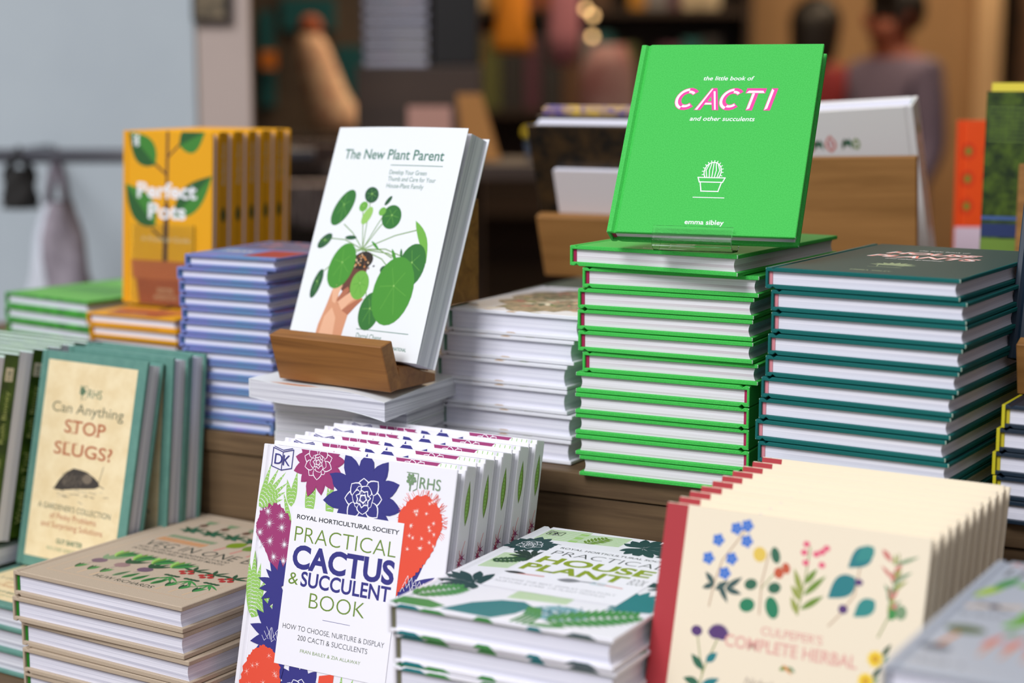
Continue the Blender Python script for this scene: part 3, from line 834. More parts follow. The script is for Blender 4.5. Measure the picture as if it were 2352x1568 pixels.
serif('Can Anything', 68.5, 145, 9.4, ink('slug_green', 62, 78, 62), 92, -0.004)
serif('STOP', 67.8, 127, 12, RUST, 53, 0.012); serif('SLUGS?', 68.8, 106.5, 11.6, RUST, 75, 0.012)
for x in (53.5, 84.2): A.line([(x - 3, 127.4), (x + 3, 127.4)], 0.8, RUST, 3)
for x in (48.5, 58.5): A.line([(x - 2.2, 117.7), (x + 2.2, 117.7)], 0.8, RUST, 3)
SD = ink('engraving', 62, 56, 50); SG = ink('engraving_light', 120, 108, 92); SH = ink('engraving_wash', 196, 182, 150)
for k in range(34):
    x = rnd.uniform(34, 104); y = rnd.uniform(66, 78); A.line([(x, y), (x + rnd.uniform(3, 9), y + rnd.uniform(-2, 1))], 0.5, SH if k % 2 else SG, 2)
A.poly([(37, 74), (43, 83), (51, 91), (60, 95.5), (70, 95), (78, 94), (88, 90), (94, 86.5), (95, 83), (90, 80.5), (80, 79), (64, 77), (48, 74)], SD, 3)
A.ell(79, 88, 6, 4.6, SG, 10, 4)
for k in range(40):
    x = rnd.uniform(45, 72); A.line([(x, 78 + rnd.random() * 13), (x + 3, 78.6 + rnd.random() * 13)], 0.35, SG, 4)
A.line([(94, 87), (97.5, 101)], 0.6, SD, 3); A.line([(94, 84), (101, 82)], 0.7, SD, 3)
serif("A GARDENER'S COLLECTION", 67, 55.5, 5.2, ink('slug_green', 62, 78, 62), 94); serif('of Pesky Problems', 67, 47.3, 5.6, RUST, 60); serif('and Surprising Solutions', 66.5, 39, 5.6, RUST, 80)
serif('GUY BARTER', 66.5, 25.5, 4.4, FOREST, 34, 0.02); serif('RHS CHIEF HORTICULTURIST', 66.5, 18.5, 3.2, SAGE, 56)
SW, SH_, ST = 0.15, 0.2213, 0.0243
SBL = Vector((-0.5107, 1.7365, -0.4957)); sa, su, sn, sb = axes(33.3, 12.6)
sg = hardcover('slug_book', SW, SH_, ST, SLUG, PAPER_GREY, None, A)
sg.matrix_world = stand(SBL, 33.3, 12.6, SW, ST)
tag(sg, 'sea green hardback with cream slug cover, leaning at the front of its row', 'book', 'upright sea green hardbacks')
for k, bb in enumerate((0.0508, 0.0757)):
    dup(sg, stand(SBL + sa * 0.0095 + sb * bb - Z3 * 0.0028, 33.3, 6, SW, ST), ('sea green hardback standing second in the row behind the slug cover', 'sea green hardback standing last in the row against the wooden tier')[k])
sl = dup(sg, Matrix.Identity(4), '')
pile(sl, (-0.5674, 1.6534, -0.5013), 33.3, SW, SH_, 0.0219, 3, 'sea green hardback lying %s under the upright slug books', 'book', 'lying sea green hardbacks', dx=[0, 0, 0.001], dy=[0, 0.001, 0], dyaw=[0, 0, 0])

# ------------------------------------------------------------------ weed books at the left edge
WEED = M('weedy_green_board', (74, 104, 22), 0.45, 'mottle', 0.4, rgb2=(40, 66, 14), scale=1.2)
MINT = ink('pale_mint_white', 204, 222, 212)
A = Art(); A.rect(0.4, 0.4, 149.4, 194.0, MINT, 1); A.rect(14, 14, 136, 150, LEAFG, 2)
bw = Art(); bw.rect(0.4, 0.4, 149.4, 194.0, MINT, 1)
sp = Art(); sp.text('Weeds on Trial', 14, 6, 7, ink('spine_lettering', 190, 206, 120), w=74); sp.text('Ruth Binney', 104, 6, 6, ink('spine_lettering', 190, 206, 120), w=54); sp.rect(168, 4, 182, 14, CREAMI, 1); sp.text('DB', 170, 6.5, 5, DKGRN, w=9, layer=2)
WDW, WDH, WDT = 0.15, 0.196, 0.0181
wd = paperback('weed_book', WDW, WDH, WDT - 0.0006, WEED, PAPER_SOFT, A, spine=sp, back=bw)
for k in range(10):
    d = -0.0905 + 0.0187 * k
    m = stand(SBL + sa * (-0.011 - WDW) + sb * d + Z3 * 0.0242, 33.3, 12.6, WDW, WDT, flip=k in (3, 5, 8))
    lb = 'green weed book, %s in the left edge row' % FRO[k] if k != 3 else 'green weed book with pale lettering on its outward spine, beside the slug book'
    if k == 9: lb = 'green weed book at the far end of the upright row at the left edge'
    if k == 0: wd.matrix_world = m; tag(wd, lb, 'book', 'upright green weed books')
    else: dup(wd, m, lb)
wl = dup(wd, Matrix.Identity(4), '')
FRw = SBL + sa * (-0.0115) + sb * (-0.10)
pile(wl, tuple((FRw - sa * WDW)[:2]) + (-0.4760,), 33.3, WDW, 0.2, 0.02275, 4, 'green weed book lying %s under the upright weed books', 'book', 'lying green weed books', dx=[0, -.001, 0, -.001], dy=[0] * 4, dyaw=[0] * 4)

# ------------------------------------------------------------------ kraft vegetable books
KRAFT = M('kraft_board', (182, 164, 142), 0.75, 'mottle', 0.2, rgb2=(194, 176, 154), scale=30)
GHEAD = M('grass_green_headband', (30, 120, 24), 0.6)
A = Art(1.08)
TANL = ink('tan_line', 206, 172, 138)
A.line([(21, 215), (21, 18.5), (184, 18.5), (184, 215), (21, 215)], 0.7, TANL)
VT = ink('veg_text', 52, 62, 50)
A.text('HUW RICHARDS', 70, 24, 6.2, VT, w=66, bold=0.004)
A.text('VEG IN ONE BED', 32, 119.5, 15, VT, w=148, bold=-0.004)
A.text('HOW TO GROW AN ABUNDANCE OF FOOD', 34, 112, 4.6, VT, w=106, bold=0.006); A.text('IN ONE RAISED BED, MONTH BY MONTH', 34, 105, 4.6, VT, w=106, bold=0.006)
for k in range(3):                            # leeks, two groups
    for x0 in (36 + 15 * k, 141 + 15 * k):
        A.line([(x0, 25), (x0 + 1, 36)], 1.5, TAN, 2)
        for q in (-26, -10, 8, 24): A.leaf(x0 + 1, 35, x0 + 1 + 12 * math.sin(R(q)), 35 + 14 * math.cos(R(q)), 3.4, (DKGRN, MIDG)[q % 4 == 0], 3)
for k in range(5):                            # courgettes
    x0 = 83 + 11 * k; A.leaf(x0, 33, x0 + 4, 52, 7, MIDG if k else SAGE, 3, bulge=0.4); A.leaf(x0 + 0.5, 34, x0 + 3.6, 51, 2.4, DKGRN, 4)
for k in range(3):                            # beetroots
    x0 = 40 + 27 * k; A.ell(x0, 61, 7.6, 6.4, BEET if k != 1 else ink('beet_pale', 150, 116, 116), layer=3); A.line([(x0, 55), (x0 - 2, 50)], 0.8, BEET)
    for q in (-40, -14, 12, 38): A.leaf(x0, 66, x0 + 4 + 20 * math.sin(R(q)), 66 + 18 * math.cos(R(q)), 5, (DKGRN, SAGE)[k == 0], 3)
for k in range(4):                            # salad heads
    x0 = 44 + 22 * k
    for q, m_ in ((-30, LEAFG), (-14, OLIVE), (2, MIDG), (18, DKGRN), (34, MIDG)): A.leaf(x0, 76, x0 + 2 + 24 * math.sin(R(q)), 76 + 22 * math.cos(R(q)), 7, m_, 3)
for k in range(3):                            # tomatoes and beans
    x0 = 124 + 22 * k
    for dx_, dy_ in ((0, 70), (6, 74), (11, 69), (5, 66)): A.ell(x0 + dx_, dy_ + 4, 3, 2.8, TOMATO, layer=4)
    for q in range(6): A.leaf(x0 + 8, 80, x0 + 8 + 15 * math.cos(q), 82 + 11 * math.sin(q), 4, DKGRN, 3)
    for q in range(6): A.leaf(x0 + 3, 58, x0 - 6 + 5 * q, 44 + (q % 2) * 4, 2.2, MIDG, 3)
    for q in range(4): A.ell(x0 + 4 * q - 4, 60, 2.6, 2.0, DKGRN, layer=4)
for k in range(12): A.leaf(34 + 4.6 * k, 150, 32 + 4.6 * k, 136, 3.2, CARROT, 3); A.leaf(34 + 4.6 * k, 150, 36 + 4.6 * k, 160, 4, SAGE, 3)
for k in range(4): A.leaf(104 + 19 * k, 150, 112 + 19 * k, 172, 17, OLIVE if k % 2 else ink('bright_olive', 120, 146, 20), 3); A.line([(104 + 19 * k, 150), (102 + 19 * k, 138)], 2.4, ROSE)
for k in range(6):
    for q in range(7): A.leaf(38 + 25 * k, 176, 38 + 25 * k + 15 * math.cos(q * 0.9), 180 + 12 * math.sin(q * 0.9), 5, DKGRN if q % 2 else FOREST, 3)
for k in range(6):
    A.ell(36 + 26 * k, 196, 4, 5, BROWN, layer=3)
    for q in range(4): A.leaf(36 + 26 * k, 200, 30 + 26 * k + 4 * q, 212, 4, SAGE, 3)
VW, VH, VTK = 0.2095, 0.2497, 0.02394
vb = hardcover('vegetable_book', VW, VH, VTK - 0.0005, KRAFT, PAPER, GHEAD, A, board=0.0042)
pile(vb, (-0.4566, 1.543, -0.4473), 32.9, VW, VH, VTK, 5, 'kraft brown hardback, %s in the vegetable book stack', 'book', 'lying kraft brown hardbacks',
     dx=[0, -.0005, .0045, .008, .006], dyaw=[0, -.9, .3, -.6, .5], dy=[0, -.002, .003, 0, .002])

# ------------------------------------------------------------------ upright cactus and succulent books
WB2 = M('white_matt_board', (240, 238, 244), 0.4, None, 0.45)
A = Art()
PAN = ink('panel_white', 243, 241, 247)
def aloe(x0, y0, tips, wd):
    for tx, ty in tips:
        A.leaf(x0, y0, tx, ty, wd, LEAFG, 1, bulge=0.35)
        L = math.hypot(tx - x0, ty - y0); n = max(4, int(L / 3.4)); px, py = -(ty - y0) / L, (tx - x0) / L
        for k in range(1, n):
            f = k / n * 0.92; g = wd * 0.3 * math.sin(math.pi * min(1, f ** 0.66 * 0.98 + 0.02)) + 0.1; cx, cy = x0 + (tx - x0) * f, y0 + (ty - y0) * f
            A.line([(cx - px * g, cy - py * g), (cx + (tx - x0) / L * 0.9, cy + (ty - y0) / L * 0.9), (cx + px * g, cy + py * g)], 0.32, PAN, 2)
aloe(3, 193, [(11, 232), (20, 229), (28, 226), (31, 217), (30, 209), (28, 202)], 5.4)
aloe(38, 197, [(30, 220), (40, 228)], 7); aloe(58, 190, [(52, 222), (60, 226)], 7.5); aloe(80, 190, [(74, 219), (78, 226)], 7); aloe(92, 192, [(90, 206)], 5); aloe(40, 180, [(28, 208)], 5)
aloe(10, 97, [(-2, 150), (5, 155), (13, 145), (20, 132), (32, 125)], 9); aloe(20, 98, [(30, 122), (34, 112)], 8)
aloe(30, 158, [(20, 172), (24, 168)], 6)
A.flower(61, 238, 28, 13, PLUM, PAN, 0.30, 3, 8, 2)
A.flower(112, 213, 40, 11, NAVY, PAN, 0.30, 3, -8, 2)
# red prickly heart
rgn = random.Random(5)
base = [(150, 204), (156, 214), (165, 222), (176, 223), (186, 217), (192, 206), (192, 194), (187, 180), (180, 168), (172, 158), (164, 149), (158, 142), (155, 136)]
pts = []
for (x0, y0), (x1, y1) in zip(base, base[1:]):
    for q in range(7):
        f = q / 7; j = rgn.uniform(-0.4, 1.4); L = math.hypot(x1 - x0, y1 - y0); pts.append((x0 + (x1 - x0) * f - (y1 - y0) / L * -j * -1, y0 + (y1 - y0) * f + (x1 - x0) / L * j))
A.poly(pts + [(154, 138), (150, 190)], VERM, 2)
for k in range(70):
    q = rgn.uniform(-0.6, 3.6); x, y = 173 + 19 * math.cos(q), 203 + 19 * math.sin(q); A.line([(x, y), (x + 6 * math.cos(q + rgn.uniform(-.6, .6)), y + 6 * math.sin(q + rgn.uniform(-.6, .6)))], 0.28, VERM, 2)
for k in range(24):
    x, y = rgn.uniform(158, 190), rgn.uniform(160, 220)
    if (x - 173) ** 2 / 330 + (y - 198) ** 2 / 700 < 1: A.star(x, y, 0.5, 2.4, 7, ink('flesh_white', 252, 226, 216), 4, rgn.uniform(0, 60))
# plum cactus on the left
base = [(34, 126), (28, 140), (15, 158), (4, 170), (3, 178), (6, 188), (14, 195), (25, 197), (34, 190), (42, 178), (44, 160), (42, 126)]
pts = []
for (x0, y0), (x1, y1) in zip(base, base[1:]):
    L = math.hypot(x1 - x0, y1 - y0)
    for q in range(8):
        f = q / 8; j = rgn.uniform(-0.3, 1.2) * (2.2 if y0 > 184 else 0.5); pts.append((x0 + (x1 - x0) * f - (y1 - y0) / L * j * 1, y0 + (y1 - y0) * f + (x1 - x0) / L * j * 1))
A.poly(pts, PLUM, 2)
for x, y in ((17, 180), (8, 171), (31, 178), (20, 165), (10, 160), (26, 152), (36, 164), (29, 188), (14, 190), (37, 150)):
    A.star(x, y, 0.9, 5.2, 13, PAN, 3, rgn.uniform(0, 40))
# navy rosettes, lower left and by the right edge
for cx_, cy_, L in ((38, 128, 24), (42, 85, 38)):
    for q in range(60, 300, 22): A.leaf(cx_, cy_, cx_ + L * math.cos(R(q)) * rgn.uniform(.8, 1.1), cy_ + L * math.sin(R(q)) * 1.0, L * 0.3, NAVY, 4)
for k in range(8): A.line([(24 + k * 2, 84 + (k % 3) * 4), (27 + k * 2, 80 + (k % 4) * 4), (29 + k * 2, 82)], 0.35, PAN, 5)
for q in range(-40, 110, 24): A.leaf(158, 138, 158 + 40 * math.cos(R(q)), 138 + 38 * math.sin(R(q)), 9, NAVY, 1)
for k in range(12): A.line([(160 + k * 2, 142 + (k * 5) % 11), (162 + k * 2, 146 + (k * 5) % 11), (164 + k * 2, 143 + (k * 3) % 9)], 0.4, PAN, 3)
base = [(9, 20), (6, 38), (9, 56), (16, 70), (27, 76), (39, 72), (47, 60), (50, 40), (48, 20)]
pts = []
for (x0, y0), (x1, y1) in zip(base, base[1:]):
    L = math.hypot(x1 - x0, y1 - y0)
    for q in range(10):
        f = q / 10; j = rgn.uniform(-0.4, 1.5); pts.append((x0 + (x1 - x0) * f - (y1 - y0) / L * j, y0 + (y1 - y0) * f + (x1 - x0) / L * j))
A.poly(pts, VERM, 5)
for k in range(16): A.star(rgn.uniform(12, 46), rgn.uniform(24, 70), 0.3, 3.4, 6, ink('flesh_white', 252, 226, 216), 6, rgn.uniform(0, 60))
A.flower(70, 40, 30, 13, NAVY, PAN, 0.3, 3, 0, 1); A.poly([(88, 20), (89, 60), (104, 64), (104, 20)], VERM, 2); aloe(112, 20, [(112, 66), (124, 64), (138, 62), (148, 60)], 7)
A.rect(40.5, 63, 156.4, 198, PAN, 7)
for s_, x, y, cp, w_, m_, bo in (('ROYAL HORTICULTURAL SOCIETY', 46, 188.0, 3.7, 106.5, DARKT, 0.022), ('PRACTICAL', 46, 168.6, 13.4, 105.5, OLIVE, -0.012), ('CACTUS', 46.5, 146.6, 18.9, 106, NAVY, 0.035),
                                ('&', 45, 132, 10.4, 10.5, OLIVE, 0.0), ('SUCCULENT', 58, 131.8, 12.3, 93, NAVY, 0.022), ('BOOK', 69.6, 114.4, 13.4, 58, OLIVE, -0.012),
                                ('HOW TO CHOOSE, NURTURE & DISPLAY', 45, 93.8, 4.4, 106, DARKT, -0.004), ('200 CACTI & SUCCULENTS', 62, 86, 4.4, 73, DARKT, -0.004), ('FRAN BAILEY & ZIA ALLAWAY', 66.5, 76, 2.9, 63, OLIVE, 0.0)):
    A.text(s_, x, y, cp, m_, w=w_, bold=bo, layer=8)
A.line([(86, 106.6), (114.2, 106.6)], 0.4, NAVY, 8)
dk_mark(A, 11.5, 227, 22, NAVY, 3); rhs_mark(A, 152, 228.6, 9.4, SAGE, 3)
bk = Art()                                    # back cover art near the top and fore-edge
bk.flower(150, 236, 27, 15, PLUM, PAN, 0.27, 2, 5); bk.leaf(98, 226, 101, 247.5, 7, NAVY, 1); bk.leaf(60, 220, 66, 246, 6, PLUM, 1)
for k in range(5): bk.line([(176 + 5 * k, 247), (174 + 5 * k, 236)], 0.7, LEAFG, 1)
spc = Art()
spc.leaf(198, 7, 236, 7, 7.4, OLIVE, 1); spc.leaf(201, 7.6, 233, 7.4, 4.4, LEAFG, 2)
for k in range(9): spc.line([(205 + 3 * k, 6), (206 + 3 * k, 7.5), (205 + 3 * k, 9)], 0.35, OLIVE, 3)
for k in range(9): spc.star(132 + 5 * k, 7 + 2.6 * math.sin(k * 2), 1.4, 5.6, 7, PLUM, 1)
spc.poly([(106, 7), (120, 2), (130, 7), (120, 12)], PLUM, 1); spc.line([(148, 3), (178, 11)], 0.5, VERM, 2); spc.line([(164, 12), (186, 4)], 0.5, VERM, 2)
CW, CH, CT = 0.2015, 0.248, 0.0144
cb = hardcover('succulent_guide', CW, CH, CT, WB2, PAPER_GREY, None, A, back=bk, spine=spc, board=0.0020)
CBL = Vector((-0.2463, 1.4457, -0.5602)); ca, cu, cn, cbk = axes(30.9, 13.2)
cb.matrix_world = stand(CBL, 30.9, 13.2, CW, CT)
tag(cb, 'white succulent guide with purple flowers and red cactus, frontmost of its row', 'book', 'upright white succulent guides')
for k in range(1, 10):
    P = CBL + cbk * (0.01492 * k) + ca * (-0.0003 * k)
    dup(cb, stand(P, 30.9, 13.2, CW, CT, flip=k % 2 == 1), 'white succulent guide, %s in its upright row' % (FRO[k] if k < 9 else 'rearmost'))

# ------------------------------------------------------------------ house plant stack, lower centre
A = Art(0.955)
def monstera(cx, cy, L, ang, m, layer=2):
    for s in (1, -1):
        for k in range(6):
            q = R(ang + s * (12 + 27 * k)); l = L * (1 - 0.09 * k); A.leaf(cx, cy, cx + l * math.cos(q), cy + l * math.sin(q), L * 0.24, m, layer, bulge=0.62)
    A.leaf(cx, cy, cx + L * 1.08 * math.cos(R(ang)), cy + L * 1.08 * math.sin(R(ang)), L * 0.3, m, layer)
def palm(x0, y0, x1, y1, n, m):
    for k in range(n):
        f = k / n; A.poly([(x0, y0 + (y1 - y0) * f), (x1, y0 + (y1 - y0) * f + 6), (x1, y0 + (y1 - y0) * (f + 0.55 / n) + 6), (x0, y0 + (y1 - y0) * (f + 0.55 / n))], m, 1)
palm(12, 222, 52, 258, 14, PALEG); palm(44, 226, 92, 256, 14, PALEG); palm(12, 122, 38, 170, 16, PALEG); palm(78, 54, 128, 78, 12, PALEG)
A.flower(20, 203, 24, 15, DEEPT, PAN, 0.3, 3, 0, 3)
monstera(34, 78, 36, 150, DEEPT, 3); monstera(112, 238, 40, 15, DEEPT, 3); monstera(40, 168, 24, 150, ink('forest_black', 16, 48, 40), 3); monstera(150, 226, 34, 60, DEEPT, 3)
A.frond(14, 142, 38, 158, 8, 9, 4, DKGRN, 3); A.frond(60, 228, 72, 252, 7, 10, 3, OLIVE, 3)
A.poly([(46, 4), (92, 2), (104, 20), (108, 42), (96, 50), (78, 46), (60, 30)], TEALI, 3); A.ell(132, 36, 26, 18, ink('pebble_blue', 120, 170, 180), 10, 3)
for k in range(90): A.ell(132 + rnd.gauss(0, 11), 36 + rnd.gauss(0, 8), 1.5, 1.1, rnd.choice([TEALI, PAN, ink('pebble_dark', 60, 110, 124)]), rnd.uniform(0, 90), 4, 6)
A.frond(132, 14, 190, 58, 12, 22, 6, MIDG, 5); A.frond(6, 26, 34, 60, 10, 18, 5, MIDG, 3); A.poly([(1, 1), (40, 1), (46, 12), (26, 20), (4, 18)], MIDG, 2); A.leaf(118, 0.5, 156, 8, 9, MIDG, 3)
for k in range(4): A.line([(106 + 3 * k, 40), (112 + 4 * k, 22), (110 + 5 * k, 3)], 3, MIDG, 4)
for q in range(0, 360, 30): A.leaf(172, 92, 172 + 24 * math.cos(R(q)), 92 + 30 * math.sin(R(q)), 9, TEALI, 3)
A.poly([(160, 60), (196, 70), (196, 110), (178, 92)], TEALI, 3); monstera(186, 140, 26, 180, DEEPT, 3); monstera(188, 200, 28, 190, DEEPT, 3)
A.poly([(42, 74), (164, 74), (164, 213), (42, 213)], PAN, 6)
for s_, x, y, cp, w_, m_, bo in (('ROYAL HORTICULTURAL SOCIETY', 49, 202.5, 4.6, 108, DARKT, 0.018), ('PRACTICAL', 50, 182, 13.6, 106, DARKT, -0.014), ('HOUSE', 49, 156, 19, 106, LIME, 0.035), ('PLANT', 46, 131.5, 19, 96, LIME, 0.035), ('BOOK', 146, 131.5, 17, 14, DARKT, -0.014),
                                ('CHOOSE THE BEST, DISPLAY CREATIVELY', 46, 97.5, 4, 106, GREYI, -0.006), ('NURTURE & CARE, 175 PLANT PROFILES', 46, 90, 4, 100, GREYI, -0.006)  ):
    A.text(s_, x, y, cp, m_, w=w_, bold=bo, layer=8)
A.line([(52, 117), (76, 119)], 2.6, ROSE, 8); A.leaf(40, 118, 60, 120, 7, DARKT, 9); A.leaf(90, 117, 112, 121, 11, ink('steel', 132, 132, 138), 8); A.line([(112, 121), (122, 122)], 2.4, GREYI, 8); A.line([(126, 121), (148, 119)], 2, ROSE, 8)
for k in range(3): A.line([(120, 118 + 3 * k), (132, 118 + 3 * k)], 1, ink('pebble_blue', 120, 170, 180), 8)
dk_mark(A, 15, 239, 15, DARKT, 4)
OLH = M('olive_headband', (112, 110, 84), 0.7)
HW, HH, HT = 0.1886, 0.2538, 0.02496
LGE = M('lime_endpaper', (96, 142, 20), 0.6)
hb_ = hardcover('house_plant_guide', HW, HH, HT - 0.0006, WB2, PAPER_SOFT, OLH, A, board=0.0036, endpaper=LGE, edge=[(6, 30, .1, .9, TEALI), (26, 52, 0, .7, MIDG), (74, 92, .1, 1, MIDG), (118, 132, 0, .8, TEALI), (150, 176, .2, 1, DEEPT)])


pile(hb_, (-0.094, 1.2692, -0.3923), 28.8, HW, HH, HT, 7, 'white house plant guide, %s in the lower centre stack', 'book', 'lying white house plant guides', dx=[0, .0015, .003, .002, .002, .002, .002], dyaw=[0, 0.6, -.6, .3, 0, 0, 0], dy=[0, .004, .002, .003, 0, 0, 0])


# ------------------------------------------------------------------ cream herbals with red spines
HCREAM = M('cream_printed_board', (238, 224, 198), 0.55, None, 0.25)
REDC = M('ink_red_cloth', (172, 40, 48), 0.55)
A = Art()
A.rect(0.2, 0.6, 17.5, 258, REDC, 1)
ST = ink('stem', 190, 160, 130); ST2 = ink('stem_green', 150, 156, 96)
A.line([(43, 188), (45, 206), (49, 222), (58, 236), (64, 246)], 1.1, ST, 2)
for x, y in ((44, 236), (38, 222), (56, 224), (66, 238), (52, 213), (57, 246), (65, 249)):
    for q in range(5): A.ell(x + 2.6 * math.cos(q * 1.26), y + 2.6 * math.sin(q * 1.26), 2.3, 2.0, BLUEI, q * 72, 3, 10)
for x0, y0, x1, y1 in ((45, 204, 37, 212), (45, 204, 36, 200), (54, 202, 66, 212), (54, 202, 67, 200), (48, 206, 57, 192), (46, 200, 56, 208)): A.leaf(x0, y0, x1, y1, 4.4, ink('slate_green', 54, 84, 80), 3)
A.line([(82, 188), (81, 210), (84, 232)], 1.1, ST, 2); A.line([(81, 206), (94, 224)], 0.8, ST2, 2)
for x, y, rx, ry, m_ in ((77, 230, 5, 5.4, ink('straw', 226, 192, 80)), (89, 231, 3.4, 6, FOREST), (93, 219, 3.6, 4, ink('berry', 196, 84, 48)), (98, 223, 3, 4, ink('berry', 196, 84, 48)), (73, 208, 5, 4, FOREST), (91, 208, 5, 4, FOREST), (72, 193, 6, 5, ink('bottle', 20, 124, 84)), (91, 194, 5, 8, ink('bottle', 20, 124, 84))): A.ell(x, y, rx, ry, m_, 20, 3, 14)
A.line([(110, 192), (113, 216), (114, 240)], 1.1, ST2, 2)
for x, y in ((111, 242), (110, 236), (123, 238), (119, 236), (124, 229), (112, 229), (126, 241)): A.ell(x, y, 2.6, 2.2, ink('rose_pink', 226, 90, 120), 0, 3, 10)
for x0, y0, x1, y1 in ((112, 206, 104, 224), (112, 202, 103, 212), (113, 206, 128, 222), (112, 196, 128, 208), (111, 192, 104, 204), (113, 214, 121, 226)): A.leaf(x0, y0, x1, y1, 4.6, OLIVE if x1 > 112 else ink('moss', 150, 158, 70), 3)
A.line([(134, 188), (142, 198), (150, 212), (152, 236)], 1.1, ST, 2)
for x, y, r, m_ in ((140, 216, 9, TEALI), (151, 238, 8, TEALI), (158, 204, 7, ink('sea', 40, 136, 130)), (154, 241, 6, ink('sea', 40, 136, 130))): A.leaf(x + r, y + r * .9, x - r, y - r, r * 1.7, m_, 3, bulge=0.4)
A.ell(152, 221, 3, 2.4, PURP, layer=4); A.ell(143, 201, 3.4, 3.2, PURP, layer=4)
A.line([(170, 186), (177, 204), (180, 230), (178, 244)], 1.1, ST2, 2)
for k in range(30):
    q = rnd.uniform(-1, 1); y = rnd.uniform(206, 246); x = 178 + q * (y - 196) * 0.3; A.leaf(176, y - 8, x, y, 2.6, rnd.choice([SAGE, ink('moss', 150, 158, 70), ROSE, SAGE]), 3)
A.ell(184, 205, 4, 5, SAGE, 0, 3, 12); A.ell(178, 203, 3, 4, MIDG, 0, 3, 12); A.leaf(166, 246, 174, 238, 4, ROSE, 3)
A.line([(40, 118), (46, 146), (53, 166)], 1.1, ST2, 2); A.line([(44, 140), (37, 166)], 0.9, ST2, 2)
for k in range(13): A.leaf(53, 166, 53 + 9 * math.cos(R(10 + 13 * k)), 168 + 9 * math.sin(R(10 + 13 * k)), 4.4, PURP, 3)
A.ell(36, 169, 4.4, 3.8, PURP, 0, 3)
for x0, y0, x1, y1 in ((45, 142, 34, 152), (46, 148, 54, 156), (43, 132, 30, 134), (44, 130, 58, 138), (42, 124, 56, 122)): A.leaf(x0, y0, x1, y1, 6, FOREST if x1 < 40 else TEALI, 3)
for x, y in ((170, 171), (165, 155), (176, 140)):
    for q in range(9): A.leaf(x, y, x + 6.4 * math.cos(q * 0.7), y + 6.4 * math.sin(q * 0.7), 4, YELI, 3)
    A.ell(x, y, 2.6, 2.6, ink('saffron', 214, 160, 30), layer=4); A.leaf(x + 4, y + 2, x + 10, y + 12, 3.4, DKGRN, 2); A.leaf(x + 4, y - 2, x + 9, y + 4, 3, SAGE, 2)
SAL = ink('salmon_lettering', 226, 170, 156)
A.text("CULPEPER'S", 108, 174, 6, SAL, w=46, align='C', bold=0.01); A.text('COMPLETE HERBAL', 108, 162, 8.6, SAL, w=99, align='C', bold=0.02)
A.leaf(102, 152, 108, 155, 3, OLIVE, 3); A.leaf(108, 155, 114, 152, 3, SAGE, 3); A.leaf(104, 156, 112, 150, 2.4, CARROT, 3)
A.text('Nicholas Culpeper', 106, 137, 6, ink('script_grey', 170, 156, 140), w=58, align='C', shear=0.3)
HBL = Vector((0.0803, 1.1967, -0.5610)); ha, hu, hn, hbk = axes(30.9, 15.2)
EW, EH, ET = 0.2, 0.2585, 0.0188
hbc = hardcover('herbal', EW, EH, ET, HCREAM, PAPER_BOUNCE, None, A, board=0.0022, over=0.0028)
hbc.matrix_world = stand(HBL, 30.9, 15.2, EW, ET)
tag(hbc, 'cream herbal with painted flowers and red spine strip, frontmost of its row', 'book', 'upright cream herbals')
for k in range(1, 10):
    P = HBL + hbk * (0.0198 * k) + ha * rnd.uniform(-.0006, .0006)
    dup(hbc, stand(P, 30.9, 15.2, EW, ET), 'cream red-spined herbal, %s in the upright row' % (FRO[k] if k < 9 else 'rearmost'))

# ------------------------------------------------------------------ grey tool books, bottom right corner
GREYB = M('pale_grey_board', (176, 182, 192), 0.35, None, 0.5)
A = Art()
A.scribble(12, 229, 9, ROSE, 120)
for k in range(5): A.line([(14 + 9 * k, 204), (14 + 9 * k, 220)], 2.6, GREYI, 2); A.line([(14 + 9 * k, 211), (19 + 9 * k, 211)], 2.4, GREYI, 2)
A.leaf(9, 148, 22, 190, 9, ink('fresh_lime', 160, 190, 40), 2); A.leaf(16, 170, 24, 206, 9, MIDG, 2); A.leaf(26, 184, 48, 196, 12, ink('bright_lime', 96, 170, 10), 2)
A.leaf(44, 112, 62, 160, 13, ink('bright_lime', 96, 170, 10), 2); A.leaf(40, 96, 58, 128, 10, ink('bright_lime', 96, 170, 10), 2)
A.line([(12, 128), (40, 140)], 4, TAN, 2); A.line([(14, 140), (38, 126)], 3, GREYI, 2); A.ell(26, 134, 3, 5, BROWN, 0, 3)
A.scribble(10, 112, 7, GREYI, 52); A.scribble(10, 15, 7, GREYI, 30)
A.ell(23, 82, 12, 8, ink('brush_olive', 84, 100, 60), 0, 4); A.line([(22, 78), (17.5, 48)], 3, CARROT, 3); A.ell(17.5, 42, 9, 6, ink('slate_steel', 78, 84, 98), 0, 4)
for k in range(3): A.leaf(40 + 12 * k, 52, 46 + 12 * k, 84, 6, ROSE, 2); A.line([(42 + 12 * k, 40), (45 + 12 * k, 66)], 1.6, CARROT, 2); A.leaf(46 + 12 * k, 80, 52 + 12 * k, 96, 6, SAGE, 2)
QW, QH, QT = 0.2, 0.24, 0.02465
gq = hardcover('tool_book', QW, QH, QT - 0.0006, GREYB, PAPER_SOFT, None, A)
pile(gq, (0.2035, 0.921, -0.3199), 30.4, QW, QH, QT, 10, 'pale grey garden tool hardback, %s in the bottom right stack', 'book', 'lying pale grey hardbacks', dx=[0] * 10, dy=[0] * 10, dyaw=[0] * 10)

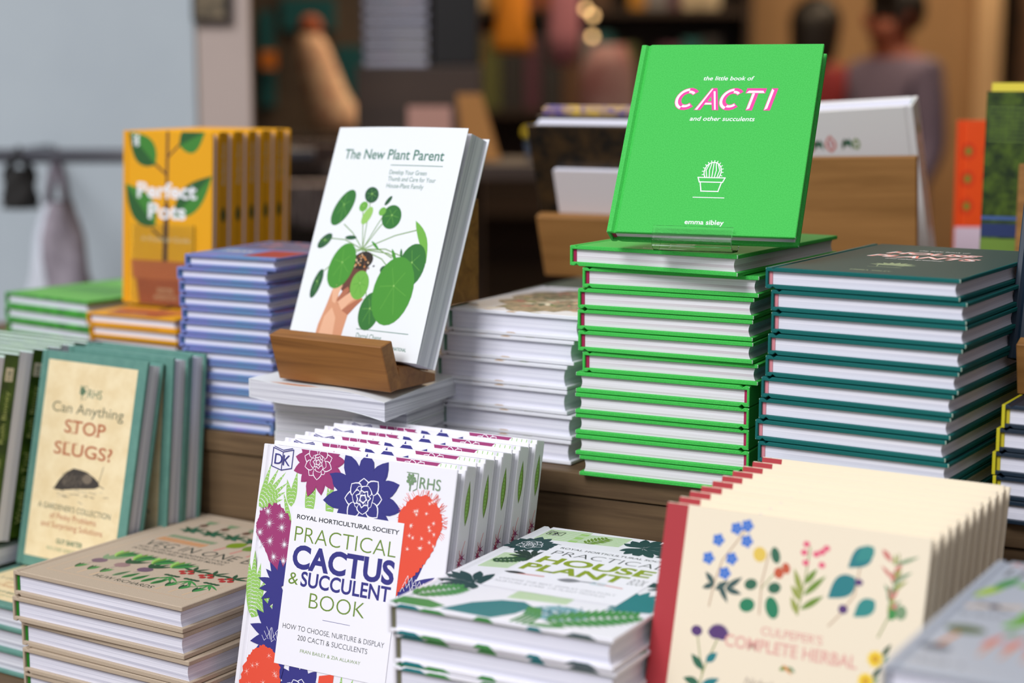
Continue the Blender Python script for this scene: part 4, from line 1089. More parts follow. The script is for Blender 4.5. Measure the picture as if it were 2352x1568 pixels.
# ------------------------------------------------------------------ navy stack with yellow spines
NAV = M('midnight_blue_board', (24, 42, 58), 0.4, None, 0.5)
YSP = M('ink_yellow_spine_cloth', (206, 196, 30), 0.5)
YH2 = M('yellow_headband', (200, 186, 40), 0.5)
A = Art(); A.scribble(30, 110, 12, SAGE, 100)
nb = hardcover('garden_guide', 0.16, 0.2, 0.0190, NAV, PAPER_SOFT, YH2, A, spine_part=YSP)
pile(nb, (0.394, 1.375, -0.2615), 31, 0.16, 0.2, 0.0196, 5, 'midnight blue yellow-spined hardback, %s in its stack', 'book', 'lying midnight blue hardbacks', dx=[0, -.0035, -.006, -.005, -.003], dy=[0] * 5, dyaw=[0] * 5)
nu = hardcover('garden_guide', 0.16, 0.2, 0.0190, NAV, PAPER_SOFT, None)
nu.matrix_world = stand((0.4185, 1.4545, -0.2365), 31, 14, 0.16, 0.0190)
tag(nu, 'midnight blue book standing on the oak easel at the far right edge', 'book')
e2 = tag(empty('book_easel', mat4(TA, TB, Z3, W((0.4185, 1.420, -0.2613)))), 'small oak easel on the navy stack, cut off by the right picture edge', 'easel')
oak_part('lip', [(0, 0), (0.0165, 0.002), (0.0025, 0.0475), (-0.0135, 0.0435)], 0, 0.13, e2, OAKP)
oak_part('base', [(0.0166, 0), (0.15, 0), (0.15, 0.006), (0.08, 0.0065), (0.0166, 0.0205)], 0.004, 0.126, e2, OAKP)
oak_part('back_panel', [(0.066, 0.012), (0.1, 0.15), (0.112, 0.147), (0.08, 0.009)], 0.012, 0.124, e2, OAKP)

# ------------------------------------------------------------------ far side of the table: easels seen from behind
RISE = -0.222
rm_ = mat4(TA, TB, Z3, W((0.30, 1.78, TIER)))
rz = tag(empty('wooden_riser', rm_), 'low wooden riser block under the books on the far right side of the table', 'riser')
boxobj('block', (0.02, 0.13, 0.0), (0.46, 0.44, RISE - TIER), PINE, rz, 0.002)
WHB = M('white_gloss_board', (232, 230, 228), 0.35)
bkA = Art()
for x in (60, 84, 117):                       # title letters built from little leaves
    if x < 117: bkA.leaf(x + 20, 140, x + 20, 161, 13, ROSE, 1); bkA.leaf(x + 20, 144, x + 20, 157, 7, WHITEINK, 2); bkA.leaf(x + 20, 147, x + 20, 154, 3, TOMATO, 3)
    for (x0, y0), (x1, y1) in zip(((0, 143), (3, 156), (5.5, 146), (8, 156)), ((3, 156), (5.5, 146), (8, 156), (11, 143))): bkA.leaf(x + x0, y0, x + x1, y1, 3.6, DKGRN if x0 < 5 else FOREST, 1)
for q in range(-30, 300, 40): bkA.ell(133 + 3 * math.cos(R(q)), 149 + 5 * math.sin(R(q)), 1.6, 1.6, OLIVE, 0, 1, 8)
spm = Art(); spm.scribble(40, 10, 8, TAN, 100); spm.leaf(150, 14, 166, 14, 7, OLIVE)
mo = hardcover('recipe_book', 0.2, 0.19, 0.030, WHB, PAPER_SOFT, GRNH, None, back=bkA, spine=spm)
ma, mu, mn, mb = axes(25, -20, 4)
TRf = Vector((0.434, 1.905, -0.033)); BLm = TRf - mu * 0.19 - ma * 0.2
mo.matrix_world = stand(BLm, 25, -20, 0.2, 0.030, flip=True, roll=4)
tag(mo, 'large white hardback seen from its back behind the green cactus book, on an oak easel', 'book')
pa, pu, pn, pb_ = axes(20, -5, 1.5)
BLp = Vector((0.4265, 1.845, -0.0855)) - pu * 0.135 - pa * 0.155
e3 = tag(empty('book_easel', mat4(pa, -pn, pu, W(BLp))), 'oak easel back holding the large white book behind the green cactus book', 'easel')
oak_part('back_panel', [(0, -0.001), (0.014, -0.001), (0.014, 0.135), (0, 0.135)], 0, 0.155, e3, OAKP)
oak_part('ledge', [(0.0145, -0.001), (0.145, -0.0125), (0.145, -0.0065), (0.0145, 0.006)], 0.01, 0.145, e3, OAKP)
GPH = M('garden_photo_print', (26, 44, 14), 0.4, 'mottle', 0.3, rgb2=(74, 96, 26), scale=1.6)
gA = Art(); gA.rect(0.5, 20, 170, 34, ink('pond_blue', 22, 44, 96), 1); gA.rect(0.5, 38, 170, 42, ink('water_line', 60, 90, 150), 1); gA.rect(0.5, 1, 170, 18, OLIVE, 1)
for k in range(9): gA.line([(4 + 5 * k, 120), (5 + 5 * k, 160)], 0.8, BLACKI, 1); gA.line([(3, 122 + 4.4 * k), (46, 121 + 4.4 * k)], 0.8, OLIVE, 2)
go = paperback('garden_photo_book', 0.17, 0.174, 0.012, GPH, M('page_edges_pink', (236, 170, 160), 0.6), gA)
go.matrix_world = stand((0.5015, 1.862, -0.191), 22, 4, 0.17, 0.012)
tag(go, 'paperback with a green garden photograph cover standing at the right edge', 'book')
yo = paperback('lemon_yellow_book', 0.172, 0.184, 0.012, M('lemon_paper_cover', (232, 214, 62), 0.5), PAPER_SOFT)
yo.matrix_world = stand((0.514, 1.890, -0.192), 22, 4, 0.172, 0.012)
tag(yo, 'lemon yellow book peeking above the garden photograph paperback', 'book')
e4 = tag(empty('book_easel', mat4(*axes(22)[:1], axes(22)[3], Z3, W((0.5255, 1.815, RISE)))), 'oak easel panel in front of the garden photograph book, at the right edge', 'easel')
oak_part('back_panel', [(0, 0), (0.012, 0), (0.02, 0.13), (0.008, 0.13)], 0, 0.12, e4, OAKP)
oak_part('ledge', [(0.0125, 0), (0.05, 0), (0.05, 0.012), (0.0125, 0.012)], 0.004, 0.116, e4, OAKP)
oA = Art(); oA.rect(0.5, 1, 120, 34, ink('lilac_white', 226, 206, 222), 1)
for k in range(12): oA.ell(14 + 26 * (k % 4), 60 + 34 * (k // 4), 9, 11, ink('burnt_red', 216, 60, 12), 0, 1, 12); oA.ell(14 + 26 * (k % 4), 60 + 34 * (k // 4), 4, 5, OLIVE, 0, 2, 8)
oo = hardcover('orange_book', 0.12, 0.166, 0.016, M('vivid_orange_board', (238, 78, 16), 0.45), PAPER_SOFT, None, oA)
oo.matrix_world = stand((0.552, 2.17, -0.2215), 8, 1, 0.12, 0.016)
tag(oo, 'vivid orange hardback standing between the large white book and the garden photograph book', 'book')

# grey-green pile and the easel on it
GGB = M('grey_green_board', (84, 98, 88), 0.45)
A = Art(); A.scribble(66, 150, 14, ROSE, 60); A.rect(100, 120, 150, 128, ink('pale_pink_bar', 214, 186, 190), 1)
g6 = hardcover('grey_green_book', 0.21, 0.26, 0.0193, GGB, PAPER_SOFT, None, A)
pile(g6, (0.0, 1.935, -0.2405), 28, 0.21, 0.26, 0.01983, 6, 'grey green hardback, %s behind the white botanical stack', 'book', 'lying grey green hardbacks', dx=[0] * 6, dy=[0] * 6, dyaw=[0] * 6)
da, du, dn, db = axes(26, -20)
e5 = tag(empty('book_easel', mat4(da, -dn, du, W((0.040, 2.098, -0.2400)))), 'oak easel back left of the green cactus book, holding a dark book', 'easel')
oak_part('back_panel', [(0, 0.0), (0.014, 0.005), (0.014, 0.078), (0, 0.078)], 0, 0.15, e5, OAKP)
oak_part('ledge', [(0.0145, 0.005), (0.085, 0.028), (0.085, 0.038), (0.0145, 0.018)], 0.006, 0.144, e5, OAKP)
DKP = M('dark_photo_print', (18, 16, 12), 0.4, 'mottle', 0.4, rgb2=(62, 44, 22), scale=1.2)
M_ = e5.matrix_world
wc = paperback('white_card_book', 0.16, 0.112, 0.008, M('ivory_card', (222, 212, 212), 0.5), PAPER_SOFT)
wc.matrix_world = stand(M_ @ Vector((0.024, 0.0152, 0.0195)) - Vector((0, 0, EYE)), 26, -20, 0.16, 0.008, flip=True)
tag(wc, 'white cover standing just above the oak easel panel left of the green cactus book', 'book')
dk2 = hardcover('dark_garden_book', 0.19, 0.158, 0.034, DKP, PAPER_SOFT, None)
dk2.matrix_world = stand(M_ @ Vector((-0.006, 0.0245, 0.026)) - Vector((0, 0, EYE)), 26, -20, 0.19, 0.034, flip=True)
tag(dk2, 'thick dark hardback leaning behind the white cover, left of the green cactus book', 'book')
cr = hardcover('colourful_book', 0.18, 0.150, 0.012, M('multicolour_board', (70, 56, 150), 0.4, 'mottle', rgb2=(226, 186, 60), scale=1.0), M('crimson_edges', (150, 20, 44), 0.5), None)
cr.matrix_world = stand(M_ @ Vector((0.0, 0.0590, 0.042)) - Vector((0, 0, EYE)), 26, -20, 0.18, 0.012, flip=True)
tag(cr, 'purple and yellow book with crimson edges behind the thick dark hardback', 'book')

# ------------------------------------------------------------------ the shop behind
def struct(name, p0, p1, m): return tag(boxobj(name, p0, p1, m), kind='structure')


FLOORM = M('shop_floor', (120, 108, 98), 0.6, 'mottle', rgb2=(104, 92, 84), scale=0.1)
WALLW = M('white_painted_wall', (192, 202, 207), 0.7, 'mottle', 0.3, rgb2=(186, 196, 202), scale=0.05)
PLAST = M('pinkish_plaster', (196, 178, 168), 0.75, 'mottle', 0.3, rgb2=(188, 170, 160), scale=0.05)
BEIGE = M('beige_plaster', (172, 136, 98), 0.75, 'mottle', 0.3, rgb2=(164, 128, 90), scale=0.05)
DARKW = M('dark_brown_panelling', (58, 42, 32), 0.7, 'woodz', 0.3, rgb2=(40, 30, 24), scale=0.1)
CEIL = M('dim_ceiling', (120, 104, 90), 0.8)
struct('floor', (-6, -6, -0.1), (6, 9, 0.0), FLOORM)
struct('wall_back', (-3.4, 8.0, 0), (2.5, 8.2, 3.0), DARKW)
struct('wall_right_light_block', (2.35, -6.0, 0), (2.5, 8.0, 5.5), M('brown_light_block', (92, 74, 62), 0.8, 'mottle', rgb2=(76, 60, 50), scale=0.3))  # unseen side wall, run forward and raised to block light from the right
struct('wall_left', (-4.6, 3.40, 0), (-0.611, 3.52, 3.0), WALLW)
struct('column_left', (-0.605, 3.40, 0), (-0.505, 3.43, 3.0), PLAST)
struct('wall_inner_left', (-2.2, 3.53, 0), (-2.1, 8.0, 3.0), DARKW)
struct('ceiling', (-2.2, 2.6, 3.0), (2.35, 8.2, 3.1), CEIL)
struct('wall_partition', (0.94, 7.30, 0), (1.98, 7.42, 3.0), BEIGE)
struct('trim_partition', (1.90, 7.22, 0), (2.0, 7.295, 3.0), M('cream_door_trim', (222, 184, 140), 0.6))


def thing(name, label, cat, bm, m, group=None, smooth=False):
    o = link_mesh(name, bm, m, None, smooth); return tag(o, label, cat, group)


# framed picture on the column
fr = tag(empty('framed_picture', Matrix.Translation((-0.574, 3.395, EYE + 0.10))), 'small dark framed picture on the pinkish column', 'picture')
boxobj('frame', (-0.038, -0.012, 0), (0.034, 0.003, 0.12), M('black_frame', (34, 30, 26), 0.5), fr, 0.002)
boxobj('print', (-0.030, -0.0135, 0.008), (0.026, -0.0125, 0.112), M('sepia_print', (70, 62, 44), 0.5, 'mottle', rgb2=(150, 130, 100), scale=1.2), fr)

# rail with bags against the white wall
STEEL = M('dark_steel', (78, 78, 84), 0.4)
rl = tag(empty('hanging_rail', Matrix.Translation((0, 3.1, EYE - 0.142))), 'dark metal rail on the white wall behind the yellow books', 'rail')
bm = bmesh.new(); add_tube(bm, [(-0.915, 0, 0), (-0.35, 0, 0)], 0.013, 12); link_mesh('bar', bm, STEEL, rl, True)
for x in (-0.90, -0.42):
    bm = bmesh.new(); add_tube(bm, [(x, 0, 0), (x, 0.298, 0)], 0.009, 10); link_mesh('bracket', bm, STEEL, rl, True)


def bag(name, loc, wtop, wbot, h, dep, m, label, handle=0.09, m2=None):
    root = tag(empty(name, Matrix.Translation(loc)), label, 'bag')
    bm = bmesh.new(); rows = []; n = 9
    for j in range(n):
        f = j / (n - 1); wd = wtop + (wbot - wtop) * f ** 0.7; d = dep * (0.25 + 0.75 * math.sin(math.pi * min(1, 0.15 + 0.7 * f)))
        ring = []
        for k in range(16):
            q = 2 * math.pi * k / 16
            ring.append(bm.verts.new((wd / 2 * math.cos(q) + 0.006 * math.sin(5 * q + j), d / 2 * math.sin(q) * (1 + 0.25 * math.sin(3 * q + j * 0.8)), -handle - h * f)))
        rows.append(ring)
    for j in range(n - 1):
        for k in range(16): bm.faces.new((rows[j][k], rows[j][(k + 1) % 16], rows[j + 1][(k + 1) % 16], rows[j + 1][k]))
    bm.faces.new(rows[-1]); bmesh.ops.recalc_face_normals(bm, faces=bm.faces[:])
    if m2:                                    # one side of the bag is paler
        for f in bm.faces:
            if f.calc_center_median().x < -0.012: f.material_index = 1
    link_mesh('bag_body', bm, [m, m2] if m2 else m, root, True)
    for s in (-1, 1):
        bm = bmesh.new(); add_tube(bm, [(-wtop * 0.42, s * 0.012, -handle - 0.004), (-wtop * 0.2, s * 0.015, -handle * 0.4), (0, s * 0.004 , 0.0145), (wtop * 0.2, s * 0.015, -handle * 0.4), (wtop * 0.42, s * 0.012, -handle - 0.004)], 0.005, 8)
        link_mesh('handle', bm, m, root, True)
    return root


bag('cloth_bag', (-0.808, 3.1, EYE - 0.142), 0.04, 0.15, 0.26, 0.09, M('grey_lilac_cloth', (168, 158, 166), 0.8, 'mottle', rgb2=(120, 112, 122), scale=0.2), 'grey and white cloth bag hanging from the rail', 0.08, M('white_cloth', (216, 220, 228), 0.8))
bag('small_pouch', (-0.874, 3.1, EYE - 0.142), 0.050, 0.058, 0.072, 0.05, M('black_felt', (40, 38, 36), 0.9), 'small black pouch at the left end of the rail', 0.022)

# ------------------------------------------------------------------ blurred furniture and stock inside the shop
DKWOOD = M('dark_shelf_wood', (62, 44, 32), 0.6, 'wood', rgb2=(42, 30, 22), scale=0.3)


def case(name, x0, x1, y0, y1, z0, z1, n, label, m=DKWOOD):
    root = tag(empty(name, Matrix.Translation((x0, y0, z0))), label, 'shelving')
    w_, d_, h_ = x1 - x0, y1 - y0, z1 - z0
    for x in (0, w_ - 0.025): boxobj('side_panel', (x, 0, 0), (x + 0.025, d_, h_), m, root)
    boxobj('back_panel', (0.026, d_ - 0.015, 0), (w_ - 0.026, d_, h_), m, root)
    for k in range(n + 1):
        z = (h_ - 0.025) * k / n; boxobj('shelf', (0.026, 0.0, z), (w_ - 0.026, d_ - 0.016, z + 0.025), m, root)
    return root


case('bookcase', -0.90, 0.95, 7.0, 7.3, 0.0, 2.4, 6, 'tall dark bookcase along the back of the shop')
SHZ = [2.375 * k / 6 + 0.025 for k in range(7)]
cols = [('rust', 150, 78, 40), ('olive', 96, 100, 52), ('charcoal', 48, 46, 48), ('dusty pink', 190, 140, 140), ('ochre', 200, 140, 40), ('teal', 24, 96, 100), ('plum', 92, 52, 70), ('cream', 206, 190, 160), ('brown', 96, 66, 44), ('grey', 130, 128, 132), ('brick', 150, 60, 44)]
SHN = {2: 'low shelf', 3: 'eye level shelf', 4: 'high shelf'}
rg = random.Random(21)
for row in (3, 4):
    x = -0.86; k = 0; cnt = {}
    while x < 0.88:
        nm, *c = cols[rg.randrange(len(cols))]; wd = rg.uniform(0.05, 0.10); hh = rg.uniform(0.24, 0.34)
        if x + wd > 0.90: break
        if rg.random() < 0.78:
            cnt[nm] = cnt.get(nm, 0) + 1
            o = boxobj('shelved_book', (x, 7.02 + rg.uniform(0, 0.03), SHZ[row] + 0.0005), (x + wd - 0.004, 7.2, SHZ[row] + hh), M('stock_' + nm.replace(' ', '_'), tuple(c), 0.5), None, 0.004)
            tag(o, '%s %s volume from the left on the %s of the dark bookcase' % (['first', 'second', 'third', 'fourth', 'fifth', 'sixth', 'seventh'][cnt[nm] - 1], nm, SHN[row]), 'book', 'blurred volumes in the dark bookcase')
        x += wd; k += 1

# left display: trays of paper, hanging cream figure, teal boards
TRY = M('silver_grey_tray', (176, 176, 190), 0.35)
tr = tag(empty('paper_tray_rack', Matrix.Translation((-0.312, 3.725, EYE + 0.019))), 'silver rack of flat trays in the dim shop, upper middle left', 'rack')
for k in range(7): boxobj('tray', (0, 0, 0.0245 * k), (0.134, 0.2, 0.0245 * k + 0.014), TRY, tr, 0.002)
for x in (-0.006, 0.134): boxobj('upright', (x, 0.02, -0.0), (x + 0.006, 0.19, 0.17), M('rack_dark', (60, 56, 62), 0.5), tr)
cb2 = boxobj('cupboard', (-0.33, 3.72, 0), (-0.065, 3.95, EYE + 0.0185), M('dark_cupboard_wood', (70, 52, 40), 0.6, 'wood', rgb2=(50, 38, 30), scale=0.2), None, 0.004)
tag(cb2, 'dark brown cupboard under the silver tray rack', 'cupboard')
bx = boxobj('black_cabinet', (-0.166, 3.73, EYE + 0.0195), (-0.072, 3.9, EYE + 0.25), M('black_lacquer', (20, 17, 16), 0.5), None, 0.004); tag(bx, 'black box cabinet right of the silver tray rack', 'cabinet')


def cloth_form(name, loc, prof, m, label, cat, parts=None):
    """soft standing form: prof = (z, half width, half depth, x offset)"""
    bm = bmesh.new(); rows = []
    for z, a, b, ox in prof: rows.append([bm.verts.new((ox + a * math.cos(k * math.pi / 9), b * math.sin(k * math.pi / 9), z)) for k in range(18)])
    for i in range(len(rows) - 1):
        for k in range(18): bm.faces.new((rows[i][k], rows[i][(k + 1) % 18], rows[i + 1][(k + 1) % 18], rows[i + 1][k]))
    bm.faces.new(rows[0][::-1]); bm.faces.new(rows[-1]); bmesh.ops.recalc_face_normals(bm, faces=bm.faces[:])
    root = tag(empty(name, Matrix.Translation(loc)), label, cat)
    link_mesh('body', bm, m, root, True)
    return root


stand_t = boxobj('display_plinth', (-0.82, 4.9, 0), (-0.36, 5.3, EYE - 0.17), M('plinth_dark', (48, 40, 36), 0.7), None, 0.004); tag(stand_t, 'dark plinth between the yellow row and the white plant paperback', 'plinth')
cf = cloth_form('draped_cloth_display', (-0.535, 5.1, EYE - 0.1695), [(0, 0.07, 0.06, 0.03), (0.05, 0.078, 0.06, 0.025), (0.12, 0.062, 0.05, -0.005), (0.20, 0.055, 0.045, -0.03), (0.26, 0.045, 0.04, -0.045), (0.29, 0.03, 0.03, -0.05)], M('peach_cream_cloth', (244, 212, 176), 0.8, 'mottle', rgb2=(196, 140, 116), scale=0.7), 'peach cream draped cloth display left of the plant paperback', 'cloth display')
bm = bmesh.new(); bmesh.ops.create_uvsphere(bm, u_segments=16, v_segments=10, radius=0.036); bmesh.ops.translate(bm, verts=bm.verts[:], vec=(-0.046, 0, 0.305)); link_mesh('orange_top', bm, M('burnt_orange', (150, 70, 34), 0.7), cf, True)
TB_ = M('teal_card', (10, 84, 92), 0.5)
for lab, p0, p1 in (('teal board behind the peach cloth, upper one', (-0.73, 5.6, EYE + 0.14), (-0.56, 5.62, EYE + 0.24)), ('teal board right of the peach cloth', (-0.56, 5.6, EYE - 0.16), (-0.445, 5.62, EYE + 0.09)), ('narrow teal board beside the pinkish column', (-0.80, 5.6, EYE - 0.10), (-0.755, 5.62, EYE + 0.20))):
    tag(boxobj('teal_board', p0, p1, TB_), lab, 'board')
rk = boxobj('board_rack', (-0.83, 5.625, 0), (-0.43, 5.66, EYE + 0.26), M('rack_panel', (92, 78, 66), 0.7, 'mottle', rgb2=(60, 50, 44), scale=0.15)); tag(rk, 'dark upright panel carrying the teal boards', 'panel')
tag(boxobj('orange_tag', (-0.79, 5.56, EYE + 0.02), (-0.745, 5.575, EYE + 0.075), M('orange_card', (214, 120, 30), 0.6)), 'small orange card beside the pinkish column', 'card')
tag(boxobj('white_strip_board', (-0.425, 5.7, EYE - 0.13), (-0.365, 5.72, EYE + 0.015), M('off_white_card', (196, 186, 178), 0.6)), 'pale upright card under the silver tray rack', 'card')
tag(boxobj('magazine_row', (-0.74, 4.2, EYE - 0.36), (-0.44, 4.32, EYE - 0.26), M('magazine_spines', (206, 196, 204), 0.6, 'vlines', rgb2=(90, 80, 86), scale=3)), 'row of pale magazines above the periwinkle stack', 'magazines', kind='stuff')
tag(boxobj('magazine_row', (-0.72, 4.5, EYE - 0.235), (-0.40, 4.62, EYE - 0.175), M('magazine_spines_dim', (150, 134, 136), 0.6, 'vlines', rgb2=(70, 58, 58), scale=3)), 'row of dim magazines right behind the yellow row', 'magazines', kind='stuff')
sd = tag(empty('magazine_stand', Matrix.Translation((-0.76, 4.15, 0))), 'dark stepped stand holding the rows of magazines', 'stand')
boxobj('lower_step', (0, 0, 0), (0.38, 0.32, EYE - 0.3605), M('stand_dark', (44, 38, 40), 0.6), sd); boxobj('upper_step', (0, 0.321, 0), (0.38, 0.6, EYE - 0.2355), M('stand_dark', (44, 38, 40), 0.6), sd)

# centre: orange bag, leaning tan board, pink cards, yellow flowers, low dark tables
tb2 = tag(empty('shop_table', Matrix.Translation((-0.36, 3.34, 0))), 'dark wooden shop table behind the plant paperback', 'table')
boxobj('table_top', (0, 0, EYE - 0.20), (0.62, 0.36, EYE - 0.17), DKWOOD, tb2, 0.003)
for x in (0.02, 0.54):
    for y in (0.02, 0.28): boxobj('leg', (x, y, 0), (x + 0.06, y + 0.06, EYE - 0.2), DKWOOD, tb2)
tag(bag('orange_bag', (0.0, 5.7, EYE + 0.36), 0.07, 0.125, 0.26, 0.05, M('saffron_cloth', (206, 128, 22), 0.8), 'saffron orange bag hanging in the dim shop', 0.03))
hk = tag(empty('bag_hook', Matrix.Translation((0.0, 5.7, EYE + 0.372))), 'metal hook rail carrying the saffron bag', 'hook')
bm = bmesh.new(); add_tube(bm, [(-0.3, 0, 0), (0.6, 0, 0)], 0.009, 8); link_mesh('bar', bm, STEEL, hk, True)
for x in (-0.28, 0.58):
    bm = bmesh.new(); add_tube(bm, [(x, 0, 0), (x, 0, 3.0 - EYE - 0.373)], 0.006, 8); link_mesh('drop', bm, STEEL, hk, True)
bm = bmesh.new(); add_prism(bm, [(-0.022, 0), (0.052, 0), (0.014, 0.132), (-0.036, 0.132)], 'y', 0, 0.012)
o = thing('tan_board', 'tan leaning board behind the plant paperback', 'board', bm, M('tan_board', (176, 120, 58), 0.6)); o.location = (-0.075, 3.52, EYE - 0.1695)
tag(boxobj('pink_card', (-0.208, 3.5, EYE - 0.1695), (-0.121, 3.512, EYE - 0.062), M('dusty_pink_card', (188, 140, 124), 0.6)), 'dusty pink card standing on the shop table', 'card')
pt = tag(empty('flower_pot', Matrix.Translation((0.05, 3.5, EYE - 0.1695)) @ Matrix.Scale(0.62, 4)), 'pot of yellow flowers on the dim shop table', 'flower pot')
bm = bmesh.new(); add_tube(bm, [(0, 0, 0), (0, 0, 0.06)], [0.028, 0.038], 14); link_mesh('pot', bm, M('slate_pot', (70, 80, 96), 0.6), pt, True)
bm = bmesh.new(); add_tube(bm, [(0, 0, 0.06), (0, 0, 0.08)], [0.03, 0.04], 10); fol = link_mesh('foliage', bm, M('dim_foliage', (60, 76, 30), 0.7), pt, True)
for k in range(9):
    q = k * 2.4; r = 0.016 * math.sqrt(k); bm = bmesh.new(); bmesh.ops.create_icosphere(bm, subdivisions=2, radius=0.017); bmesh.ops.translate(bm, verts=bm.verts[:], vec=(r * math.cos(q), r * math.sin(q), 0.085 + 0.006 * (k % 3))); link_mesh('flower_head', bm, M('flower_yellow', (206, 172, 24), 0.6), fol, True)
cf2 = cloth_form('pink_scarf', (0.165, 5.6, EYE + 0.03), [(0, 0.04, 0.02, 0), (0.1, 0.05, 0.02, 0), (0.22, 0.045, 0.02, 0.004), (0.3425, 0.02, 0.012, 0)], M('mauve_pink_cloth', (170, 110, 124), 0.8), 'mauve pink scarf hanging beside the saffron bag', 'scarf')
cf3 = cloth_form('grey_pink_coat', (0.29, 5.35, 0.0), [(0, 0.11, 0.09, 0), (0.5, 0.10, 0.08, 0), (1.0, 0.085, 0.06, 0), (1.28, 0.085, 0.05, 0), (1.37, 0.08, 0.05, 0), (1.44, 0.045, 0.03, 0.01)], M('grey_rose_cloth', (150, 124, 124), 0.8, 'mottle', rgb2=(120, 74, 74), scale=0.15), 'grey rose draped cloth left of the green cactus book', 'cloth display')

# strings of small lamps
BULB = M('warm_bulb', (255, 206, 140), 0.3, emit=5.0)
for k, (x, y, z, lb) in enumerate(((0.262, 6.3, 0.232, 'upper of three small glowing bulbs in the dim shop'), (0.283, 6.2, 0.205, 'middle of three small glowing bulbs in the dim shop'), (0.286, 6.3, 0.135, 'lowest of three small glowing bulbs in the dim shop'), (0.165, 5.9, 0.065, 'lone glowing bulb left of the other three in the dim shop'))):
    root = tag(empty('hanging_bulb', Matrix.Translation((x, y, EYE + z))), lb, 'lamp', 'small glowing bulbs')
    bm = bmesh.new(); bmesh.ops.create_uvsphere(bm, u_segments=12, v_segments=8, radius=0.010); link_mesh('glass_bulb', bm, BULB if k < 3 else M('rosy_bulb', (255, 170, 140), 0.3, emit=2.2), root, True)
    bm = bmesh.new(); add_tube(bm, [(0, 0, 0.0095), (0, 0, 3.0 - EYE - z - 0.001)], 0.0015, 6); link_mesh('cord', bm, BLACKI, root)
# hanging brown coat at the right edge
hk2 = cloth_form('brown_curtain', (2.08, 6.9, EYE - 1.2), [(0, 0.12, 0.06, 0), (0.8, 0.13, 0.06, 0), (1.4, 0.12, 0.05, 0.02), (1.75, 0.11, 0.05, 0)], M('umber_cloth', (96, 62, 30), 0.8, 'mottle', rgb2=(60, 38, 22), scale=0.1), 'long umber cloth hanging at the right edge beyond the beige wall', 'curtain')
bm = bmesh.new(); add_box(bm, (-0.3, -0.1, -0.15), (0.3, 0.1, 0.0)); o = link_mesh('hem_weight', bm, DKWOOD, hk2)


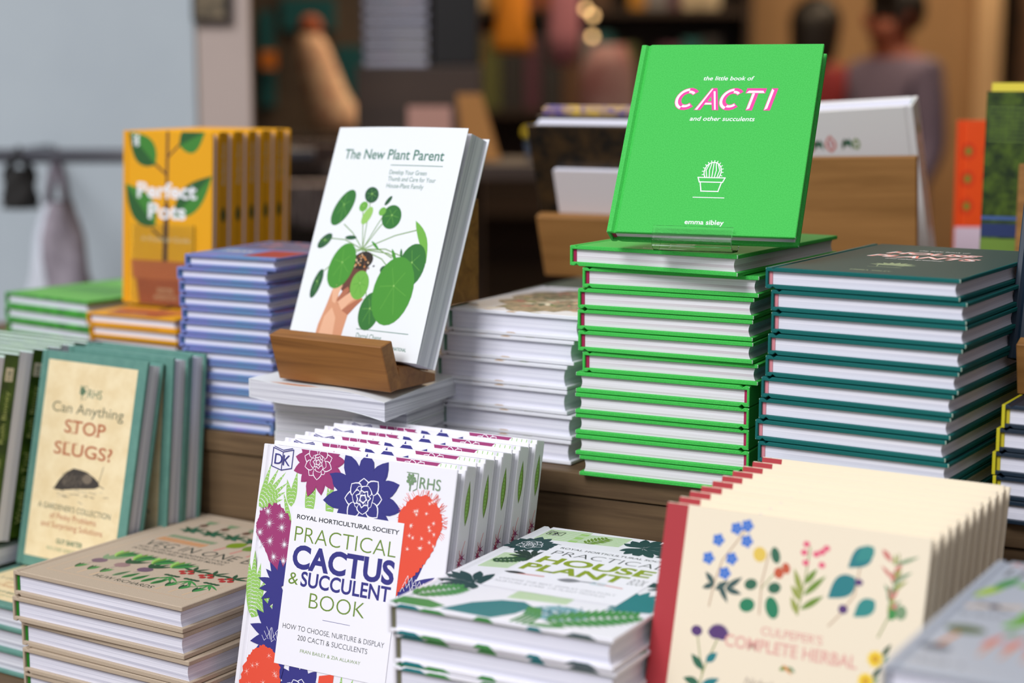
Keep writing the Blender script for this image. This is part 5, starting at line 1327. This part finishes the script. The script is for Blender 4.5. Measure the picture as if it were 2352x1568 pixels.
# ------------------------------------------------------------------ two shoppers
def person(name, loc, turn, label, hgt, shirt, hairm, skin, trousers, longhair=False, arms=((0.1, -0.16, 0.0), (0.1, -0.1, 0.0))):
    k = hgt / 1.7
    root = tag(empty(name, Matrix.Translation(loc) @ Matrix.Rotation(turn, 4, 'Z')), label, 'person')
    # joints: faces local -y
    J = [(0, 0, .93), (0, .01, 1.05), (0, .02, 1.22), (0, .015, 1.38), (0, .01, 1.47), (0, -.012, 1.545), (0, -.02, 1.60),
         (.17, .015, 1.40), (.20, .03, 1.13), (.19, -.10, .92), (.185, -.16, .86), (-.17, .015, 1.40), (-.20, .03, 1.13), (-.19, -.10, .92), (-.185, -.16, .86),
         (.09, 0, .88), (.10, -.01, .49), (.10, .02, .09), (.105, -.10, .04), (-.09, 0, .88), (-.10, -.01, .49), (-.10, .02, .09), (-.105, -.10, .04)]
    E = [(0, 1), (1, 2), (2, 3), (3, 4), (4, 5), (5, 6), (3, 7), (7, 8), (8, 9), (9, 10), (3, 11), (11, 12), (12, 13), (13, 14), (0, 15), (15, 16), (16, 17), (17, 18), (0, 19), (19, 20), (20, 21), (21, 22)]
    Rr = [.14, .135, .145, .13, .058, .08, .088, .07, .05, .038, .034, .07, .05, .038, .034, .10, .065, .042, .035, .10, .065, .042, .035]
    me = bpy.data.meshes.new('body'); me.from_pydata([tuple(c * k for c in j) for j in J], E, [])
    o = bpy.data.objects.new('body', me); COL.objects.link(o); o.parent = root
    sk = o.modifiers.new('skin', 'SKIN'); sk.use_smooth_shade = True
    for v, r_ in zip(me.skin_vertices[0].data, Rr): v.radius = (r_ * k, r_ * k * (0.78 if r_ > .11 else 1))
    me.skin_vertices[0].data[0].use_root = True
    o.modifiers.new('sub', 'SUBSURF').levels = 2; o.modifiers['sub'].render_levels = 2
    dg = bpy.context.evaluated_depsgraph_get(); m2 = bpy.data.meshes.new_from_object(o.evaluated_get(dg))
    o.modifiers.clear(); o.data = m2; bpy.data.meshes.remove(me)
    m2.materials.clear()
    for m in (skin, shirt, trousers): m2.materials.append(m)
    for p in m2.polygons:
        p.use_smooth = True; z = p.center.z / k; x = abs(p.center.x) / k
        p.material_index = 0 if (z > 1.455 or (x > 0.13 and z < 1.0 and p.center.y < -.055 * k)) else (1 if z > .90 or (x > .15 and z > .86) else 2)
    # face, ears, hair as small parts
    for sx_ in (-1, 1):
        bm = bmesh.new(); bmesh.ops.create_icosphere(bm, subdivisions=2, radius=.008 * k, matrix=Matrix.Translation((sx_ * .032 * k, -.094 * k, 1.605 * k))); link_mesh('eye', bm, BLACKI, root, True)
        bm = bmesh.new(); bmesh.ops.create_icosphere(bm, subdivisions=2, radius=1, matrix=Matrix.Translation((sx_ * .088 * k, 0, 1.60 * k)) @ Matrix.Diagonal((.012 * k, .022 * k, .032 * k, 1))); link_mesh('ear', bm, skin, root, True)
    bm = bmesh.new(); bmesh.ops.create_icosphere(bm, subdivisions=2, radius=1, matrix=Matrix.Translation((0, -.112 * k, 1.585 * k)) @ Matrix.Diagonal((.013 * k, .02 * k, .026 * k, 1))); link_mesh('nose', bm, skin, root, True)
    bm = bmesh.new(); bmesh.ops.create_icosphere(bm, subdivisions=2, radius=1, matrix=Matrix.Translation((0, -.094 * k, 1.543 * k)) @ Matrix.Diagonal((.024 * k, .012 * k, .007 * k, 1))); link_mesh('mouth', bm, M('lip_rose', (130, 66, 60), 0.5), root, True)
    for sx_ in (-1, 1):                       # hands: palm, four fingers, thumb
        bm = bmesh.new(); c = Vector((sx_ * .185, -.175, .845)) * k
        bmesh.ops.create_icosphere(bm, subdivisions=2, radius=1, matrix=Matrix.Translation(c) @ Matrix.Diagonal((.018 * k, .04 * k, .036 * k, 1)))
        for f in range(4): add_tube(bm, [c + Vector((0, -.02, .022 - .016 * f)) * k, c + Vector((-sx_ * .006, -.065 - .006 * (f in (1, 2)), .016 - .016 * f)) * k, c + Vector((-sx_ * .022, -.09 - .006 * (f in (1, 2)), .006 - .015 * f)) * k], [.009 * k, .008 * k, .006 * k], 8)
        add_tube(bm, [c + Vector((-sx_ * .008, -.005, .03)) * k, c + Vector((-sx_ * .02, -.035, .05)) * k, c + Vector((-sx_ * .026, -.06, .052)) * k], [.010 * k, .009 * k, .007 * k], 8)
        link_mesh('hand', bm, skin, root, True)
    bm = bmesh.new(); bmesh.ops.create_uvsphere(bm, u_segments=20, v_segments=14, radius=1, matrix=Matrix.Translation((0, .014 * k, 1.625 * k)) @ Matrix.Diagonal((.102 * k, .112 * k, .108 * k, 1)))
    for v in bm.verts:
        x, y, z = v.co / k
        if y < -.05 and z < 1.685: v.co.y = -.035 * k
        if z < 1.55 and not longhair: v.co.z = 1.55 * k
        if longhair and z < 1.60 and y > -.04: v.co.z -= .16 * k * (1.60 - z) / .08; v.co.y += .01 * k
    link_mesh('hair', bm, hairm, root, True)
    return root


person('person', (1.30, 6.05, 0), R(-62), 'dark haired person in a dusky violet top behind the large white book', 1.645, M('dusky_violet_cloth', (104, 92, 112), 0.8), M('black_hair', (22, 15, 13), 0.5), M('shaded_skin', (128, 66, 46), 0.5), M('dark_trousers', (44, 42, 50), 0.8))
person('person', (1.137, 6.6, 0), R(150), 'person with long black hair and a crimson top, half hidden behind the green cactus book', 1.61, M('crimson_cloth', (120, 22, 30), 0.8), M('black_hair', (22, 15, 13), 0.5), M('shaded_skin', (128, 66, 46), 0.5), M('dark_trousers', (44, 42, 50), 0.8), True)
